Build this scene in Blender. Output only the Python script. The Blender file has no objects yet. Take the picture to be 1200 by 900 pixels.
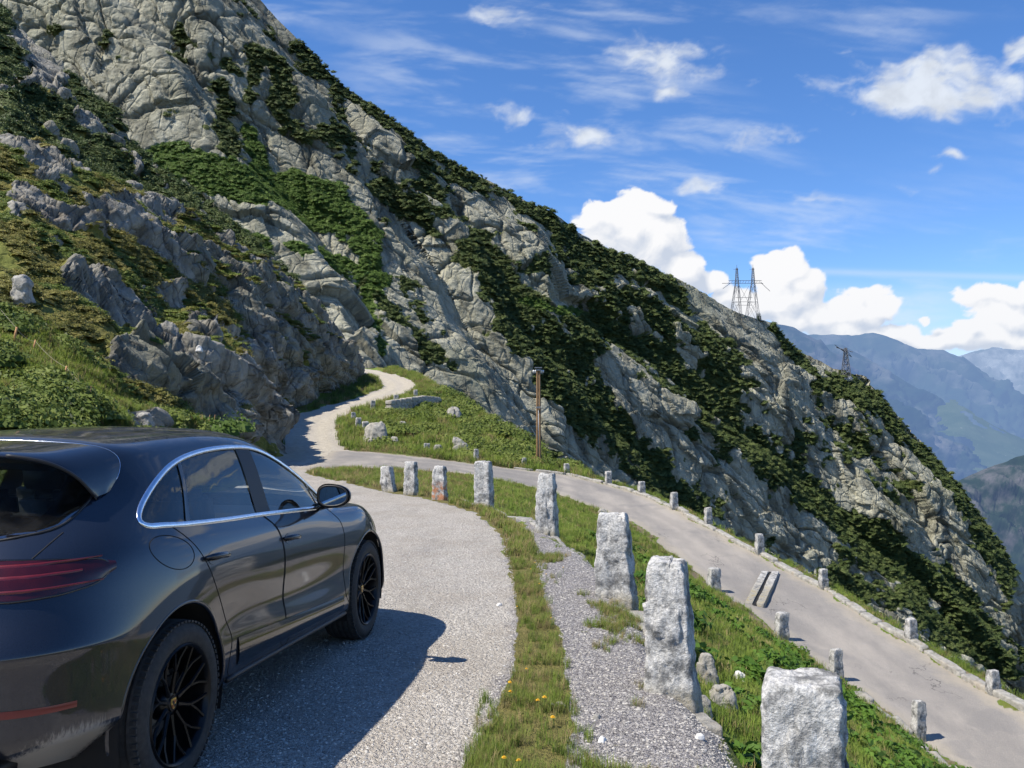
import bpy, bmesh, math, random
import numpy as np
from mathutils import Vector, Matrix
random.seed(7)
RNG = np.random.default_rng(11)
C = bpy.context.scene.collection
D = bpy.data
scn = bpy.context.scene
PI = math.pi
R = math.radians

# ------------------------------------------------------------------ camera
CAM_H, PITCH, FPX = 1.645, 0.04325, 1040.0
cam_d = D.cameras.new('camera'); cam = D.objects.new('camera', cam_d); C.objects.link(cam)
cam.location = (0, 0, CAM_H); cam.rotation_euler = (PI/2 + PITCH, 0, 0)
cam_d.sensor_width = 36; cam_d.lens = FPX/1200*36
cam_d.clip_start = 0.05; cam_d.clip_end = 120000
scn.camera = cam
cp_, sp_ = math.cos(PITCH), math.sin(PITCH)

def at(px, py, Y):
    """surveyed points: bearing read off the photograph, distance Y ahead in metres"""
    px = np.asarray(px, float); py = np.asarray(py, float); Y = np.asarray(Y, float)
    a = (px-600)/FPX; b = (450-py)/FPX
    dy = cp_ - b*sp_; dz = sp_ + b*cp_
    return np.stack([a/dy*Y, Y+0*a, CAM_H+dz/dy*Y], -1)

def to_px(P):
    P = np.asarray(P, float); z = P[..., 2]-CAM_H
    d = P[..., 1]*cp_ + z*sp_; u = -P[..., 1]*sp_ + z*cp_
    return 600+FPX*P[..., 0]/d, 450-FPX*u/d

# ------------------------------------------------------------------ numpy noise
def _h(ix, iy, iz, seed):
    n = (ix*73856093) ^ (iy*19349663) ^ (iz*83492791) ^ (seed*2654435761 & 0x7fffffff)
    n = (n ^ (n >> 13)) & 0x7fffffff
    n = (n*1274126177) & 0x7fffffff
    n = n ^ (n >> 16)
    n = (n*668265263) & 0x7fffffff
    return n ^ (n >> 15)

def noise3(P, seed=0):
    i = np.floor(P).astype(np.int64); f = P-i
    u = f*f*f*(f*(f*6-15)+10)
    out = 0
    for dx in (0, 1):
        wx = u[:, 0] if dx else 1-u[:, 0]
        for dy in (0, 1):
            wy = u[:, 1] if dy else 1-u[:, 1]
            for dz in (0, 1):
                wz = u[:, 2] if dz else 1-u[:, 2]
                h = _h(i[:, 0]+dx, i[:, 1]+dy, i[:, 2]+dz, seed)
                gx = ((h & 1023)/511.5-1); gy = (((h >> 10) & 1023)/511.5-1); gz = (((h >> 20) & 1023)/511.5-1)
                out = out + wx*wy*wz*(gx*(f[:, 0]-dx)+gy*(f[:, 1]-dy)+gz*(f[:, 2]-dz))
    return out*1.3

def fbm(P, oct=4, seed=0, lac=2.03, gain=0.5):
    a = 1.0; s = 0; q = P.copy()
    for k in range(oct):
        s = s+a*noise3(q, seed+k*17); q = q*lac+7.13; a *= gain
    return s

def ridged(P, oct=4, seed=0, lac=2.07, gain=0.5):
    a = 1.0; s = 0; q = P.copy()
    for k in range(oct):
        s = s+a*(1-2.2*np.abs(noise3(q, seed+k*17))); q = q*lac+3.7; a *= gain
    return s

def voro(P, seed=0):
    """returns F1, F2-F1, cell random"""
    i = np.floor(P).astype(np.int64); f = P-i
    f1 = np.full(len(P), 9.0); f2 = np.full(len(P), 9.0); cid = np.zeros(len(P))
    for dx in (-1, 0, 1):
        for dy in (-1, 0, 1):
            for dz in (-1, 0, 1):
                h = _h(i[:, 0]+dx, i[:, 1]+dy, i[:, 2]+dz, seed)
                ox = (h & 1023)/1023; oy = ((h >> 10) & 1023)/1023; oz = ((h >> 20) & 1023)/1023
                d = (dx+ox-f[:, 0])**2+(dy+oy-f[:, 1])**2+(dz+oz-f[:, 2])**2
                m = d < f1
                f2 = np.where(m, f1, np.minimum(f2, d)); cid = np.where(m, (h % 997)/997, cid); f1 = np.where(m, d, f1)
    return np.sqrt(f1), np.sqrt(f2)-np.sqrt(f1), cid

def facet(P, seed=0, warp=.25):
    """broken rock: every cell is a plane with its own tilt and level"""
    Pw = P+warp*noise3(P*1.3, seed+90)[:, None]
    i = np.floor(Pw).astype(np.int64); f = Pw-i
    f1 = np.full(len(P), 9.0); f2 = f1.copy(); out = np.zeros(len(P))
    for dx in (-1, 0, 1):
        for dy in (-1, 0, 1):
            for dz in (-1, 0, 1):
                h = _h(i[:, 0]+dx, i[:, 1]+dy, i[:, 2]+dz, seed)
                vx = f[:, 0]-dx-(h & 1023)/1023; vy = f[:, 1]-dy-((h >> 10) & 1023)/1023; vz = f[:, 2]-dz-((h >> 20) & 1023)/1023
                d = vx*vx+vy*vy+vz*vz
                h2 = _h(h & 0xffff, h >> 12, h >> 5, seed+3)
                val = vx*((h2 & 255)/127.5-1)+vy*(((h2 >> 8) & 255)/127.5-1)+vz*(((h2 >> 16) & 255)/127.5-1)+.7*(((h2 >> 4) & 1023)/1023-.5)
                m = d < f1
                f2 = np.where(m, f1, np.minimum(f2, d)); out = np.where(m, val, out); f1 = np.where(m, d, f1)
    return out, np.sqrt(f2)-np.sqrt(f1)

def sstep(a, b, x):
    t = np.clip((x-a)/(b-a), 0, 1); return t*t*(3-2*t)

def poly_sd(x, y, poly, closed=True):
    """signed distance to polygon (positive inside) or distance to a polyline"""
    poly = np.asarray(poly, float); n = len(poly)
    d = np.full(x.shape, 1e9); ins = np.zeros(x.shape, bool)
    for k in range(n if closed else n-1):
        ax, ay = poly[k]; bx, by = poly[(k+1) % n]
        ex, ey = bx-ax, by-ay
        t = np.clip(((x-ax)*ex+(y-ay)*ey)/(ex*ex+ey*ey+1e-12), 0, 1)
        d = np.minimum(d, (x-ax-t*ex)**2+(y-ay-t*ey)**2)
        if closed:
            c = ((ay > y) != (by > y)) & (x < (bx-ax)*(y-ay)/(by-ay+1e-12)+ax)
            ins ^= c
    d = np.sqrt(d)
    return np.where(ins, d, -d) if closed else d

def side_of(x, y, line):
    """signed distance to a polyline: positive on its right-hand side (walking along it)"""
    line = np.asarray(line, float)
    best = np.full(x.shape, 1e9); sg = np.zeros(x.shape)
    for k in range(len(line)-1):
        a = line[k]; e = line[k+1]-a
        t = np.clip(((x-a[0])*e[0]+(y-a[1])*e[1])/(e@e), 0, 1)
        dx = x-a[0]-t*e[0]; dy = y-a[1]-t*e[1]; d = dx*dx+dy*dy
        m = d < best-1e-9
        best = np.where(m, d, best); sg = np.where(m, np.sign(e[1]*dx-e[0]*dy), sg)
    return np.sqrt(best)*sg

def crom(net, n):
    """Catmull-Rom upsample along axis 0 to n samples"""
    net = np.asarray(net, float); m = len(net)
    t = np.linspace(0, m-1, n); i = np.minimum(t.astype(int), m-2); f = (t-i).reshape((-1,)+(1,)*(net.ndim-1))
    p1 = net[i]; p2 = net[i+1]
    p0 = np.where((i > 0).reshape(f.shape), net[np.maximum(i-1, 0)], 2*p1-p2)
    p3 = np.where((i < m-2).reshape(f.shape), net[np.minimum(i+2, m-1)], 2*p2-p1)
    return .5*(2*p1+(p2-p0)*f+(2*p0-5*p1+4*p2-p3)*f**2+(3*p1-p0-3*p2+p3)*f**3)

def grid_normals(G):
    du = np.gradient(G, axis=1); dv = np.gradient(G, axis=0)
    n = np.cross(du, dv); n /= np.linalg.norm(n, axis=-1, keepdims=True)+1e-12
    return n

# ------------------------------------------------------------------ objects
def link(name, me, parent=None):
    o = D.objects.new(name, me); C.objects.link(o)
    if parent is not None: o.parent = parent
    return o

def tag(o, label=None, cat=None, group=None, kind=None):
    if label: o['label'] = label
    if cat: o['category'] = cat
    if group: o['group'] = group
    if kind: o['kind'] = kind
    return o

def empty(name, loc=(0, 0, 0), rz=0, label=None, cat=None, group=None):
    o = D.objects.new(name, None); C.objects.link(o)
    o.location = loc; o.rotation_euler = (0, 0, rz); o.empty_display_size = .2
    return tag(o, label, cat, group)

def mesh_np(name, V, F, mat=None, smooth=True, attrs=None):
    """V (n,3), F (m,4) or (m,3) int"""
    V = np.asarray(V, np.float32); F = np.asarray(F, np.int32)
    me = D.meshes.new(name); k = F.shape[1]
    me.vertices.add(len(V)); me.vertices.foreach_set('co', V.ravel())
    me.loops.add(F.size); me.loops.foreach_set('vertex_index', F.ravel())
    me.polygons.add(len(F)); me.polygons.foreach_set('loop_start', np.arange(0, F.size, k, dtype=np.int32))
    me.polygons.foreach_set('use_smooth', np.full(len(F), smooth))
    me.update(calc_edges=True)
    if mat: me.materials.append(mat)
    for an, av in (attrs or {}).items():
        av = np.asarray(av, np.float32)
        if av.ndim == 1:
            at_ = me.attributes.new(an, 'FLOAT', 'POINT'); at_.data.foreach_set('value', av)
        else:
            at_ = me.attributes.new(an, 'FLOAT_COLOR', 'POINT')
            at_.data.foreach_set('color', np.concatenate([av, np.ones((len(av), 4-av.shape[1]), np.float32)], 1).ravel())
    return me

def grid_faces(nr, nc, flip=False):
    i = np.arange(nr*nc).reshape(nr, nc)
    a, b, c, d = i[:-1, :-1], i[:-1, 1:], i[1:, 1:], i[1:, :-1]
    q = (a, d, c, b) if flip else (a, b, c, d)
    return np.stack([t.ravel() for t in q], 1)

def sub_mesh(V, F, keep, attrs):
    F = F[keep]; used = np.unique(F); re = np.zeros(len(V), np.int64); re[used] = np.arange(len(used))
    return V[used], re[F], {k: v[used] for k, v in attrs.items()}

class MB:
    """collects simple solids into one mesh"""
    def __init__(s): s.v = []; s.f = []
    def add(s, vs, fs):
        n = len(s.v); s.v += [tuple(v) for v in vs]; s.f += [tuple(i+n for i in f) for f in fs]; return s
    def box(s, c, d, M=None):
        vs = [Vector((c[0]+sx*d[0]/2, c[1]+sy*d[1]/2, c[2]+sz*d[2]/2)) for sx in (-1, 1) for sy in (-1, 1) for sz in (-1, 1)]
        if M is not None: vs = [M @ v for v in vs]
        return s.add(vs, [(0, 1, 3, 2), (4, 6, 7, 5), (0, 4, 5, 1), (2, 3, 7, 6), (0, 2, 6, 4), (1, 5, 7, 3)])
    def tube(s, pts, r, n=8, cap=True, closed=False):
        pts = [Vector(p) for p in pts]; m = len(pts)
        rs = r if hasattr(r, '__len__') else [r]*m
        up = None; vs = []
        for i, p in enumerate(pts):
            if closed: t = pts[(i+1) % m]-pts[i-1]
            else: t = pts[min(i+1, m-1)]-pts[max(i-1, 0)]
            t.normalize()
            if up is None:
                up = Vector((0, 0, 1)) if abs(t.z) < .9 else Vector((1, 0, 0))
            a = up-t*up.dot(t); a.normalize(); up = a; b = t.cross(a)
            for k in range(n):
                an = 2*PI*k/n; vs.append(p+(a*math.cos(an)+b*math.sin(an))*rs[i])
        fs = []
        for i in range(m if closed else m-1):
            j = (i+1) % m
            for k in range(n):
                fs.append((i*n+k, i*n+(k+1) % n, j*n+(k+1) % n, j*n+k))
        if cap and not closed: fs += [tuple(range(n))[::-1], tuple((m-1)*n+k for k in range(n))]
        return s.add(vs, fs)
    def lathe(s, prof, axis, origin, n=32, closed=False):
        """prof: (r, h) list; axis unit vector"""
        ax = Vector(axis).normalized(); a = ax.orthogonal().normalized(); b = ax.cross(a); o = Vector(origin)
        vs = [o+ax*h+(a*math.cos(2*PI*k/n)+b*math.sin(2*PI*k/n))*r for r, h in prof for k in range(n)]
        m = len(prof); fs = []
        for i in range(m if closed else m-1):
            j = (i+1) % m
            for k in range(n): fs.append((i*n+k, i*n+(k+1) % n, j*n+(k+1) % n, j*n+k))
        return s.add(vs, fs)
    def build(s, name, mat, parent=None, smooth=False, bevel=0, auto=None):
        me = D.meshes.new(name); me.from_pydata(s.v, [], s.f); me.update()
        bm = bmesh.new(); bm.from_mesh(me); bmesh.ops.recalc_face_normals(bm, faces=bm.faces)
        if bevel: bmesh.ops.bevel(bm, geom=bm.edges[:], offset=bevel, segments=2, affect='EDGES', clamp_overlap=True)
        bm.to_mesh(me); bm.free()
        if mat: me.materials.append(mat)
        if smooth:
            me.polygons.foreach_set('use_smooth', [True]*len(me.polygons))
            if auto: me.set_sharp_from_angle(angle=R(auto))
        return link(name, me, parent)

def copy_tree(o, parent=None):
    c = o.copy(); C.objects.link(c); c.parent = parent
    for ch in list(o.children): copy_tree(ch, c)
    return c

# ------------------------------------------------------------------ materials
def new_mat(name):
    m = D.materials.new(name); m.use_nodes = True; nt = m.node_tree
    b = nt.nodes.get('Principled BSDF'); return m, nt, b

def N(nt, typ, **kw):
    n = nt.nodes.new(typ)
    for k, v in kw.items():
        if k.startswith('i_'):
            key = k[2:]; key = int(key) if key.isdigit() else key.replace('_', ' ')
            n.inputs[key].default_value = v
        else: setattr(n, k, v)
    return n

def mth(nt, op, a, b=None, c=None, clamp=False):
    n = nt.nodes.new('ShaderNodeMath'); n.operation = op; n.use_clamp = clamp
    for i, v in enumerate((a, b, c)):
        if v is None: continue
        if isinstance(v, (int, float)): n.inputs[i].default_value = v
        else: nt.links.new(v, n.inputs[i])
    return n.outputs[0]

def mixc(nt, fac, a, b, mode='MIX'):
    n = nt.nodes.new('ShaderNodeMix'); n.data_type = 'RGBA'; n.blend_type = mode
    for s, v in ((n.inputs[0], fac), (n.inputs[6], a), (n.inputs[7], b)):
        if isinstance(v, (int, float)): s.default_value = v
        elif isinstance(v, (tuple, list)): s.default_value = (*v[:3], 1)
        else: nt.links.new(v, s)
    return n.outputs[2]

def ramp(nt, fac, stops, interp='LINEAR'):
    n = nt.nodes.new('ShaderNodeValToRGB'); cr = n.color_ramp; cr.interpolation = interp
    while len(cr.elements) < len(stops): cr.elements.new(.5)
    for e, (p, c) in zip(cr.elements, stops):
        e.position = p; e.color = (*c[:3], 1) if hasattr(c, '__len__') else (c, c, c, 1)
    nt.links.new(fac, n.inputs[0]); return n.outputs[0]

def mapr(nt, v, a, b, c=0., d=1., smooth=False):
    n = nt.nodes.new('ShaderNodeMapRange'); n.interpolation_type = 'SMOOTHSTEP' if smooth else 'LINEAR'
    nt.links.new(v, n.inputs[0])
    for i, x in enumerate((a, b, c, d)): n.inputs[i+1].default_value = x
    return n.outputs[0]

def nz(nt, vec, scale, detail=4, rough=.55, dist=0., typ=None):
    n = nt.nodes.new('ShaderNodeTexNoise'); n.inputs['Scale'].default_value = scale
    n.inputs['Detail'].default_value = detail; n.inputs['Roughness'].default_value = rough; n.inputs['Distortion'].default_value = dist
    if vec is not None: nt.links.new(vec, n.inputs['Vector'])
    return n.outputs[0]

def vor(nt, vec, scale, feature='F1', rand=1., out='Distance'):
    n = nt.nodes.new('ShaderNodeTexVoronoi'); n.feature = feature; n.inputs['Scale'].default_value = scale
    n.inputs['Randomness'].default_value = rand
    if vec is not None: nt.links.new(vec, n.inputs['Vector'])
    return n.outputs[out]

def pos(nt, scale=None, rot=None):
    g = nt.nodes.new('ShaderNodeNewGeometry').outputs['Position']
    if scale is None and rot is None: return g
    m = nt.nodes.new('ShaderNodeMapping')
    if scale: m.inputs['Scale'].default_value = scale
    if rot: m.inputs['Rotation'].default_value = rot
    nt.links.new(g, m.inputs['Vector']); return m.outputs[0]

def objc(nt, scale=None):
    g = nt.nodes.new('ShaderNodeTexCoord').outputs['Object']
    if scale is None: return g
    m = nt.nodes.new('ShaderNodeMapping'); m.inputs['Scale'].default_value = scale
    nt.links.new(g, m.inputs['Vector']); return m.outputs[0]

def attr(nt, name, out='Fac'):
    a = nt.nodes.new('ShaderNodeAttribute'); a.attribute_name = name; return a.outputs[out]

def bump(nt, b, h, dist=.01, strength=1., prev=None):
    n = nt.nodes.new('ShaderNodeBump'); n.inputs['Distance'].default_value = dist; n.inputs['Strength'].default_value = strength
    nt.links.new(h, n.inputs['Height'])
    if prev is not None: nt.links.new(prev, n.inputs['Normal'])
    if b is not None: nt.links.new(n.outputs[0], b.inputs['Normal'])
    return n.outputs[0]

def simple(name, col, rough=.7, metal=0., var=.15, scale=20., bmp=0., spec=None):
    m, nt, b = new_mat(name)
    f = nz(nt, objc(nt), scale, 5)
    c = ramp(nt, f, [(.3, tuple(x*(1-var) for x in col)), (.7, tuple(min(1, x*(1+var)) for x in col))])
    nt.links.new(c, b.inputs['Base Color']); b.inputs['Roughness'].default_value = rough; b.inputs['Metallic'].default_value = metal
    if spec is not None: b.inputs['Specular IOR Level'].default_value = spec
    if bmp: bump(nt, b, f, bmp)
    return m

# ------------------------------------------------------------------ scattered ground cover (stuff only): one object, real geometry made by instancing on points
PROTO = D.collections.new('ground cover pieces')      # source pieces, not part of the scene
def scatter(name, P, S, Rz, idx, protos, label=None, cat=None, tilt=None, colr=None):
    P = np.asarray(P, np.float32)
    me = D.meshes.new(name); me.vertices.add(len(P)); me.vertices.foreach_set('co', P.ravel())
    rot = np.zeros((len(P), 3), np.float32); rot[:, 2] = Rz
    if tilt is not None: rot[:, :2] = tilt
    a = me.attributes.new('rot', 'FLOAT_VECTOR', 'POINT'); a.data.foreach_set('vector', rot.ravel())
    S = np.asarray(S, np.float32); S = np.repeat(S[:, None], 3, 1) if S.ndim == 1 else S
    a = me.attributes.new('siz', 'FLOAT_VECTOR', 'POINT'); a.data.foreach_set('vector', S.ravel())
    a = me.attributes.new('idx', 'INT', 'POINT'); a.data.foreach_set('value', np.asarray(idx, np.int32))
    a = me.attributes.new('tone', 'FLOAT', 'POINT'); a.data.foreach_set('value', np.asarray(colr if colr is not None else RNG.random(len(P)), np.float32))
    o = link(name, me)
    ng = D.node_groups.new(name, 'GeometryNodeTree')
    ng.interface.new_socket('Geometry', in_out='INPUT', socket_type='NodeSocketGeometry')
    ng.interface.new_socket('Geometry', in_out='OUTPUT', socket_type='NodeSocketGeometry')
    gi = ng.nodes.new('NodeGroupInput'); go = ng.nodes.new('NodeGroupOutput')
    iop = ng.nodes.new('GeometryNodeInstanceOnPoints'); iop.inputs['Pick Instance'].default_value = True
    gti = ng.nodes.new('GeometryNodeGeometryToInstance')
    for p in protos[::-1]:
        oi = ng.nodes.new('GeometryNodeObjectInfo'); oi.inputs['Object'].default_value = p
        ng.links.new(oi.outputs['Geometry'], gti.inputs[0])
    def na(nm, typ):
        n = ng.nodes.new('GeometryNodeInputNamedAttribute'); n.data_type = typ; n.inputs['Name'].default_value = nm
        return [s for s in n.outputs if s.enabled and s.name == 'Attribute'][0]
    ng.links.new(gi.outputs[0], iop.inputs['Points']); ng.links.new(gti.outputs[0], iop.inputs['Instance'])
    ng.links.new(na('idx', 'INT'), iop.inputs['Instance Index'])
    e2r = ng.nodes.new('FunctionNodeEulerToRotation'); ng.links.new(na('rot', 'FLOAT_VECTOR'), e2r.inputs[0])
    ng.links.new(e2r.outputs[0], iop.inputs['Rotation']); ng.links.new(na('siz', 'FLOAT_VECTOR'), iop.inputs['Scale'])
    ng.links.new(iop.outputs[0], go.inputs[0])
    md = o.modifiers.new('scatter', 'NODES'); md.node_group = ng
    tag(o, label, cat, kind='stuff')
    return o

def proto(name, V, F, mat, smooth=False, attrs=None):
    me = mesh_np(name, V, F, mat, smooth, attrs); o = D.objects.new(name, me); return o
# ================================================================== rock and shrub materials
def rock_mat(name, scale, cols, stain=(.30, .21, .13), bump_d=.3, lichen=(.20, .20, .12), veg=None):
    m, nt, b = new_mat(name); p = pos(nt); s = 1/scale
    n1 = nz(nt, p, .10*s, 6, .6); n2 = nz(nt, p, .9*s, 8, .65)
    st = nz(nt, pos(nt, (1, 1, .16)), .55*s, 6, .6)
    c = ramp(nt, n2, [(.25, cols[0]), (.5, cols[1]), (.72, cols[2])])
    c = mixc(nt, mapr(nt, n1, .50, .66, 0, .65, True), c, lichen)
    c = mixc(nt, mapr(nt, nz(nt, p, .022*s, 3, .5), .52, .68, 0, .45, True), c, tuple(x*.62 for x in cols[1]))
    c = mixc(nt, mapr(nt, nz(nt, pos(nt, (1, 1, .4)), .07*s, 4), .62, .74, 0, .6, True), c, stain)
    c = mixc(nt, mapr(nt, st, .50, .66, 0, .7 if scale > 2 else .55, True), c, tuple(x*.42 for x in cols[0]))
    ck = vor(nt, p, .35*s, 'DISTANCE_TO_EDGE'); ck2 = vor(nt, pos(nt, (1, 1, .5)), 1.1*s, 'DISTANCE_TO_EDGE')
    wob = nz(nt, p, 1.2*s, 4)
    c = mixc(nt, mapr(nt, mth(nt, 'ADD', ck2, mth(nt, 'MULTIPLY', wob, .06)), .03, .06, .55 if scale < 2 else .08, 0), c, tuple(x*.28 for x in cols[0]))
    c = mixc(nt, mapr(nt, mth(nt, 'ADD', ck, mth(nt, 'MULTIPLY', wob, .10)), .05, .09, .5 if scale < 2 else .08, 0), c, tuple(x*.3 for x in cols[0]))
    if scale > 2: c = mixc(nt, mth(nt, 'MULTIPLY', attr(nt, 'crack'), .7), c, tuple(x*.30 for x in cols[0]))      # damp, lichen-black joints
    if veg:   # thin greenery caught on the ledges, from the surface attribute
        f = mth(nt, 'ADD', attr(nt, 'veg'), mth(nt, 'MULTIPLY', mth(nt, 'SUBTRACT', nz(nt, p, .8*s, 6, .7), .5), .9))
        g = ramp(nt, nz(nt, p, 1.6*s, 5, .7), [(.3, veg[0]), (.55, veg[1]), (.75, veg[2])])
        # brighter alpine meadow where the surface attribute says so
        g2 = ramp(nt, nz(nt, p, 1.2*s, 5, .7), [(.3, veg[3]), (.7, veg[4])])
        g = mixc(nt, attr(nt, 'lush'), g, g2)
        vf = mapr(nt, f, .46, .54, 0, 1, True); c = mixc(nt, vf, c, g)
    nt.links.new(c, b.inputs['Base Color']); b.inputs['Roughness'].default_value = .9; b.inputs['Specular IOR Level'].default_value = .2
    hh = mth(nt, 'ADD', mth(nt, 'MULTIPLY', nz(nt, p, 2.5*s, 8, .68), 1.), mth(nt, 'MULTIPLY', mapr(nt, ck2, 0, .08), .35))
    bump(nt, b, hh, bump_d*scale)
    return m

GR = [(.205, .20, .145), (.35, .338, .255), (.475, .46, .36)]
M_ROCK = rock_mat('mountain rock', 4.0, GR, stain=(.34, .27, .19), lichen=(.25, .25, .165), bump_d=.26,
                  veg=[(.04, .055, .016), (.07, .088, .026), (.115, .125, .042), (.07, .12, .025), (.14, .20, .05)])
M_ROCK2 = rock_mat('outcrop rock', 1.0, [(.155, .145, .12), (.27, .255, .215), (.42, .40, .35)], stain=(.30, .23, .17), lichen=(.20, .20, .14), bump_d=.25,
                   veg=[(.10, .095, .024), (.19, .165, .042), (.27, .215, .075), (.11, .16, .028), (.20, .245, .055)])

def leaf_mat(name, c0, c1, c2, rough=.6, trans=.25, up=.45):
    m, nt, b = new_mat(name)
    a = nt.nodes.new('ShaderNodeAttribute'); a.attribute_type = 'INSTANCER'; a.attribute_name = 'tone'
    n = nz(nt, pos(nt), .6, 3)
    f = mth(nt, 'ADD', mth(nt, 'MULTIPLY', a.outputs['Fac'], .65), mth(nt, 'MULTIPLY', n, .35))
    c = ramp(nt, f, [(.15, c0), (.5, c1), (.85, c2)])
    nt.links.new(c, b.inputs['Base Color']); b.inputs['Roughness'].default_value = rough; b.inputs['Specular IOR Level'].default_value = .25
    g = nt.nodes.new('ShaderNodeNewGeometry'); mv_ = nt.nodes.new('ShaderNodeMix'); mv_.data_type = 'VECTOR'; mv_.inputs[0].default_value = up
    nt.links.new(g.outputs['Normal'], mv_.inputs[4]); mv_.inputs[5].default_value = (0, 0, 1)      # leaves of a cushion share its light
    nv_ = nt.nodes.new('ShaderNodeVectorMath'); nv_.operation = 'NORMALIZE'; nt.links.new(mv_.outputs[1], nv_.inputs[0]); nt.links.new(nv_.outputs[0], b.inputs['Normal'])
    if trans:
        t = nt.nodes.new('ShaderNodeBsdfTranslucent'); nt.links.new(c, t.inputs[0])
        mx = nt.nodes.new('ShaderNodeMixShader'); mx.inputs[0].default_value = trans
        nt.links.new(b.outputs[0], mx.inputs[1]); nt.links.new(t.outputs[0], mx.inputs[2])
        nt.links.new(mx.outputs[0], nt.nodes['Material Output'].inputs[0])
    return m

def clump(seed, n, leaf, flat=.7, dens=1.0):
    """a dome of leaf clusters: small tilted quads on and in a lumpy half ellipsoid, unit radius"""
    r = np.random.default_rng(seed)
    th = r.random(n)*2*PI; cz = r.random(n)**.8; rad = (.55+.45*r.random(n)**.4)
    lump = 1+.28*np.sin(th*3+seed)*(1-cz)+.2*np.sin(th*5+2*seed)
    s = np.sqrt(1-cz**2)
    P = np.stack([np.cos(th)*s*lump*rad, np.sin(th)*s*lump*rad, cz*flat*rad*(1+.15*np.sin(th*2+seed))], 1)
    nn = P/np.array([1, 1, flat])**2; nn /= np.linalg.norm(nn, axis=1, keepdims=True)
    nn = nn+r.normal(0, .55, (n, 3)); nn /= np.linalg.norm(nn, axis=1, keepdims=True)
    a = np.cross(nn, r.normal(0, 1, (n, 3))); a /= np.linalg.norm(a, axis=1, keepdims=True); b = np.cross(nn, a)
    L = leaf*(.6+.8*r.random((n, 1))); W = L*(.5+.3*r.random((n, 1)))
    V = np.stack([P-a*L, P+b*W, P+a*L, P-b*W], 1).reshape(-1, 3)
    F = np.arange(4*n).reshape(n, 4)
    # dark leafy core so the ground does not show through everywhere
    k = 10; ca = np.linspace(0, 2*PI, k, endpoint=False); cv = []
    for z, rr in ((0, .78), (.35*flat, .68), (.6*flat, .4)):
        cv += [(math.cos(q)*rr*(1+.2*math.sin(3*q+seed)), math.sin(q)*rr*(1+.2*math.sin(3*q+seed)), z) for q in ca]
    cf = [(i*k+j, i*k+(j+1) % k, (i+1)*k+(j+1) % k, (i+1)*k+j) for i in range(2) for j in range(k)]
    n0 = len(V); V = np.concatenate([V, np.array(cv)]); F = np.concatenate([F, np.array(cf)+n0])
    return V, F

ML_PINE = leaf_mat('dwarf pine leaves', (.044, .070, .020), (.085, .118, .034), (.14, .17, .055), trans=.18, up=.5)
ML_ALDER = leaf_mat('alder leaves', (.06, .11, .018), (.10, .17, .03), (.16, .23, .055))
ML_HEATH = leaf_mat('heath leaves', (.11, .112, .025), (.19, .182, .042), (.28, .245, .075))
ML_BUSH = leaf_mat('bilberry leaves', (.07, .105, .018), (.13, .17, .03), (.20, .235, .055))
PR_PINE = [proto('pine clump', *clump(i, 330, .088, .75), ML_PINE) for i in range(4)]
PR_ALDER = [proto('alder clump', *clump(10+i, 330, .085, .7), ML_ALDER) for i in range(3)]

# ================================================================== the big mountain spur
def lerp_px(x, pts):
    pts = np.asarray(pts, float); return np.interp(x, pts[:, 0], pts[:, 1])
RIDGE = [(-200, -90), (240, -75), (300, -5), (330, 28), (365, 62), (400, 102), (435, 124), (470, 150), (520, 186), (570, 212), (620, 238), (645, 247), (680, 274), (740, 306),
         (770, 318), (800, 334), (835, 352), (862, 366), (888, 374), (905, 380), (920, 398), (935, 412), (950, 420), (975, 434), (1010, 443), (1024, 455), (1045, 482), (1082, 522), (1120, 565), (1160, 622), (1190, 668), (1210, 700), (1400, 990)]
BASE = [(-200, 480), (440, 478), (560, 520), (650, 570), (830, 660), (1000, 760), (1200, 880), (1400, 1060)]
DB = [(-200, 150), (300, 170), (440, 182), (560, 200), (650, 216), (750, 240), (830, 258), (900, 274), (1000, 292), (1100, 302), (1200, 308), (1400, 316)]
DR = [(-200, 215), (300, 238), (440, 246), (560, 264), (650, 280), (750, 306), (830, 326), (900, 342), (1000, 354), (1100, 358), (1200, 360), (1400, 364)]
BANDS = [[(0, -120), (180, 30), (330, 220), (420, 340), (470, 460)],
         [(250, -60), (330, 40), (430, 185), (520, 330), (600, 470), (650, 570)],
         [(380, 0), (480, 160), (560, 280), (600, 380), (700, 490), (820, 615)],
         [(560, 150), (640, 262), (660, 350), (720, 400), (800, 470), (950, 572), (1080, 690), (1180, 810)],
         [(760, 240), (860, 365), (930, 442), (1010, 540), (1060, 600), (1130, 705), (1220, 800)],
         [(900, 330), (1010, 446), (1120, 560), (1200, 690), (1280, 800)]]
def bandcoord(x, y):
    xs = []
    for b in BANDS:
        b = np.asarray(b, float)
        xi = np.interp(y, b[:, 1], b[:, 0])
        xi = np.where(y < b[0, 1], b[0, 0]+(y-b[0, 1])*.75, xi); xi = np.where(y > b[-1, 1], b[-1, 0]+(y-b[-1, 1])*.9, xi)
        xs.append(xi)
    xs = [xs[0]-170]+xs+[xs[-1]+150]
    for k in range(1, len(xs)): xs[k] = np.maximum(xs[k], xs[k-1]+12)
    out = np.zeros(x.shape)
    for k in range(len(xs)-1):
        f = (x-xs[k])/(xs[k+1]-xs[k]); m = (f >= 0) & (f < 1)
        out = np.where(m, k+f, out)
    return np.where(x >= xs[-1], len(xs)-1.001, out)

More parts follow.
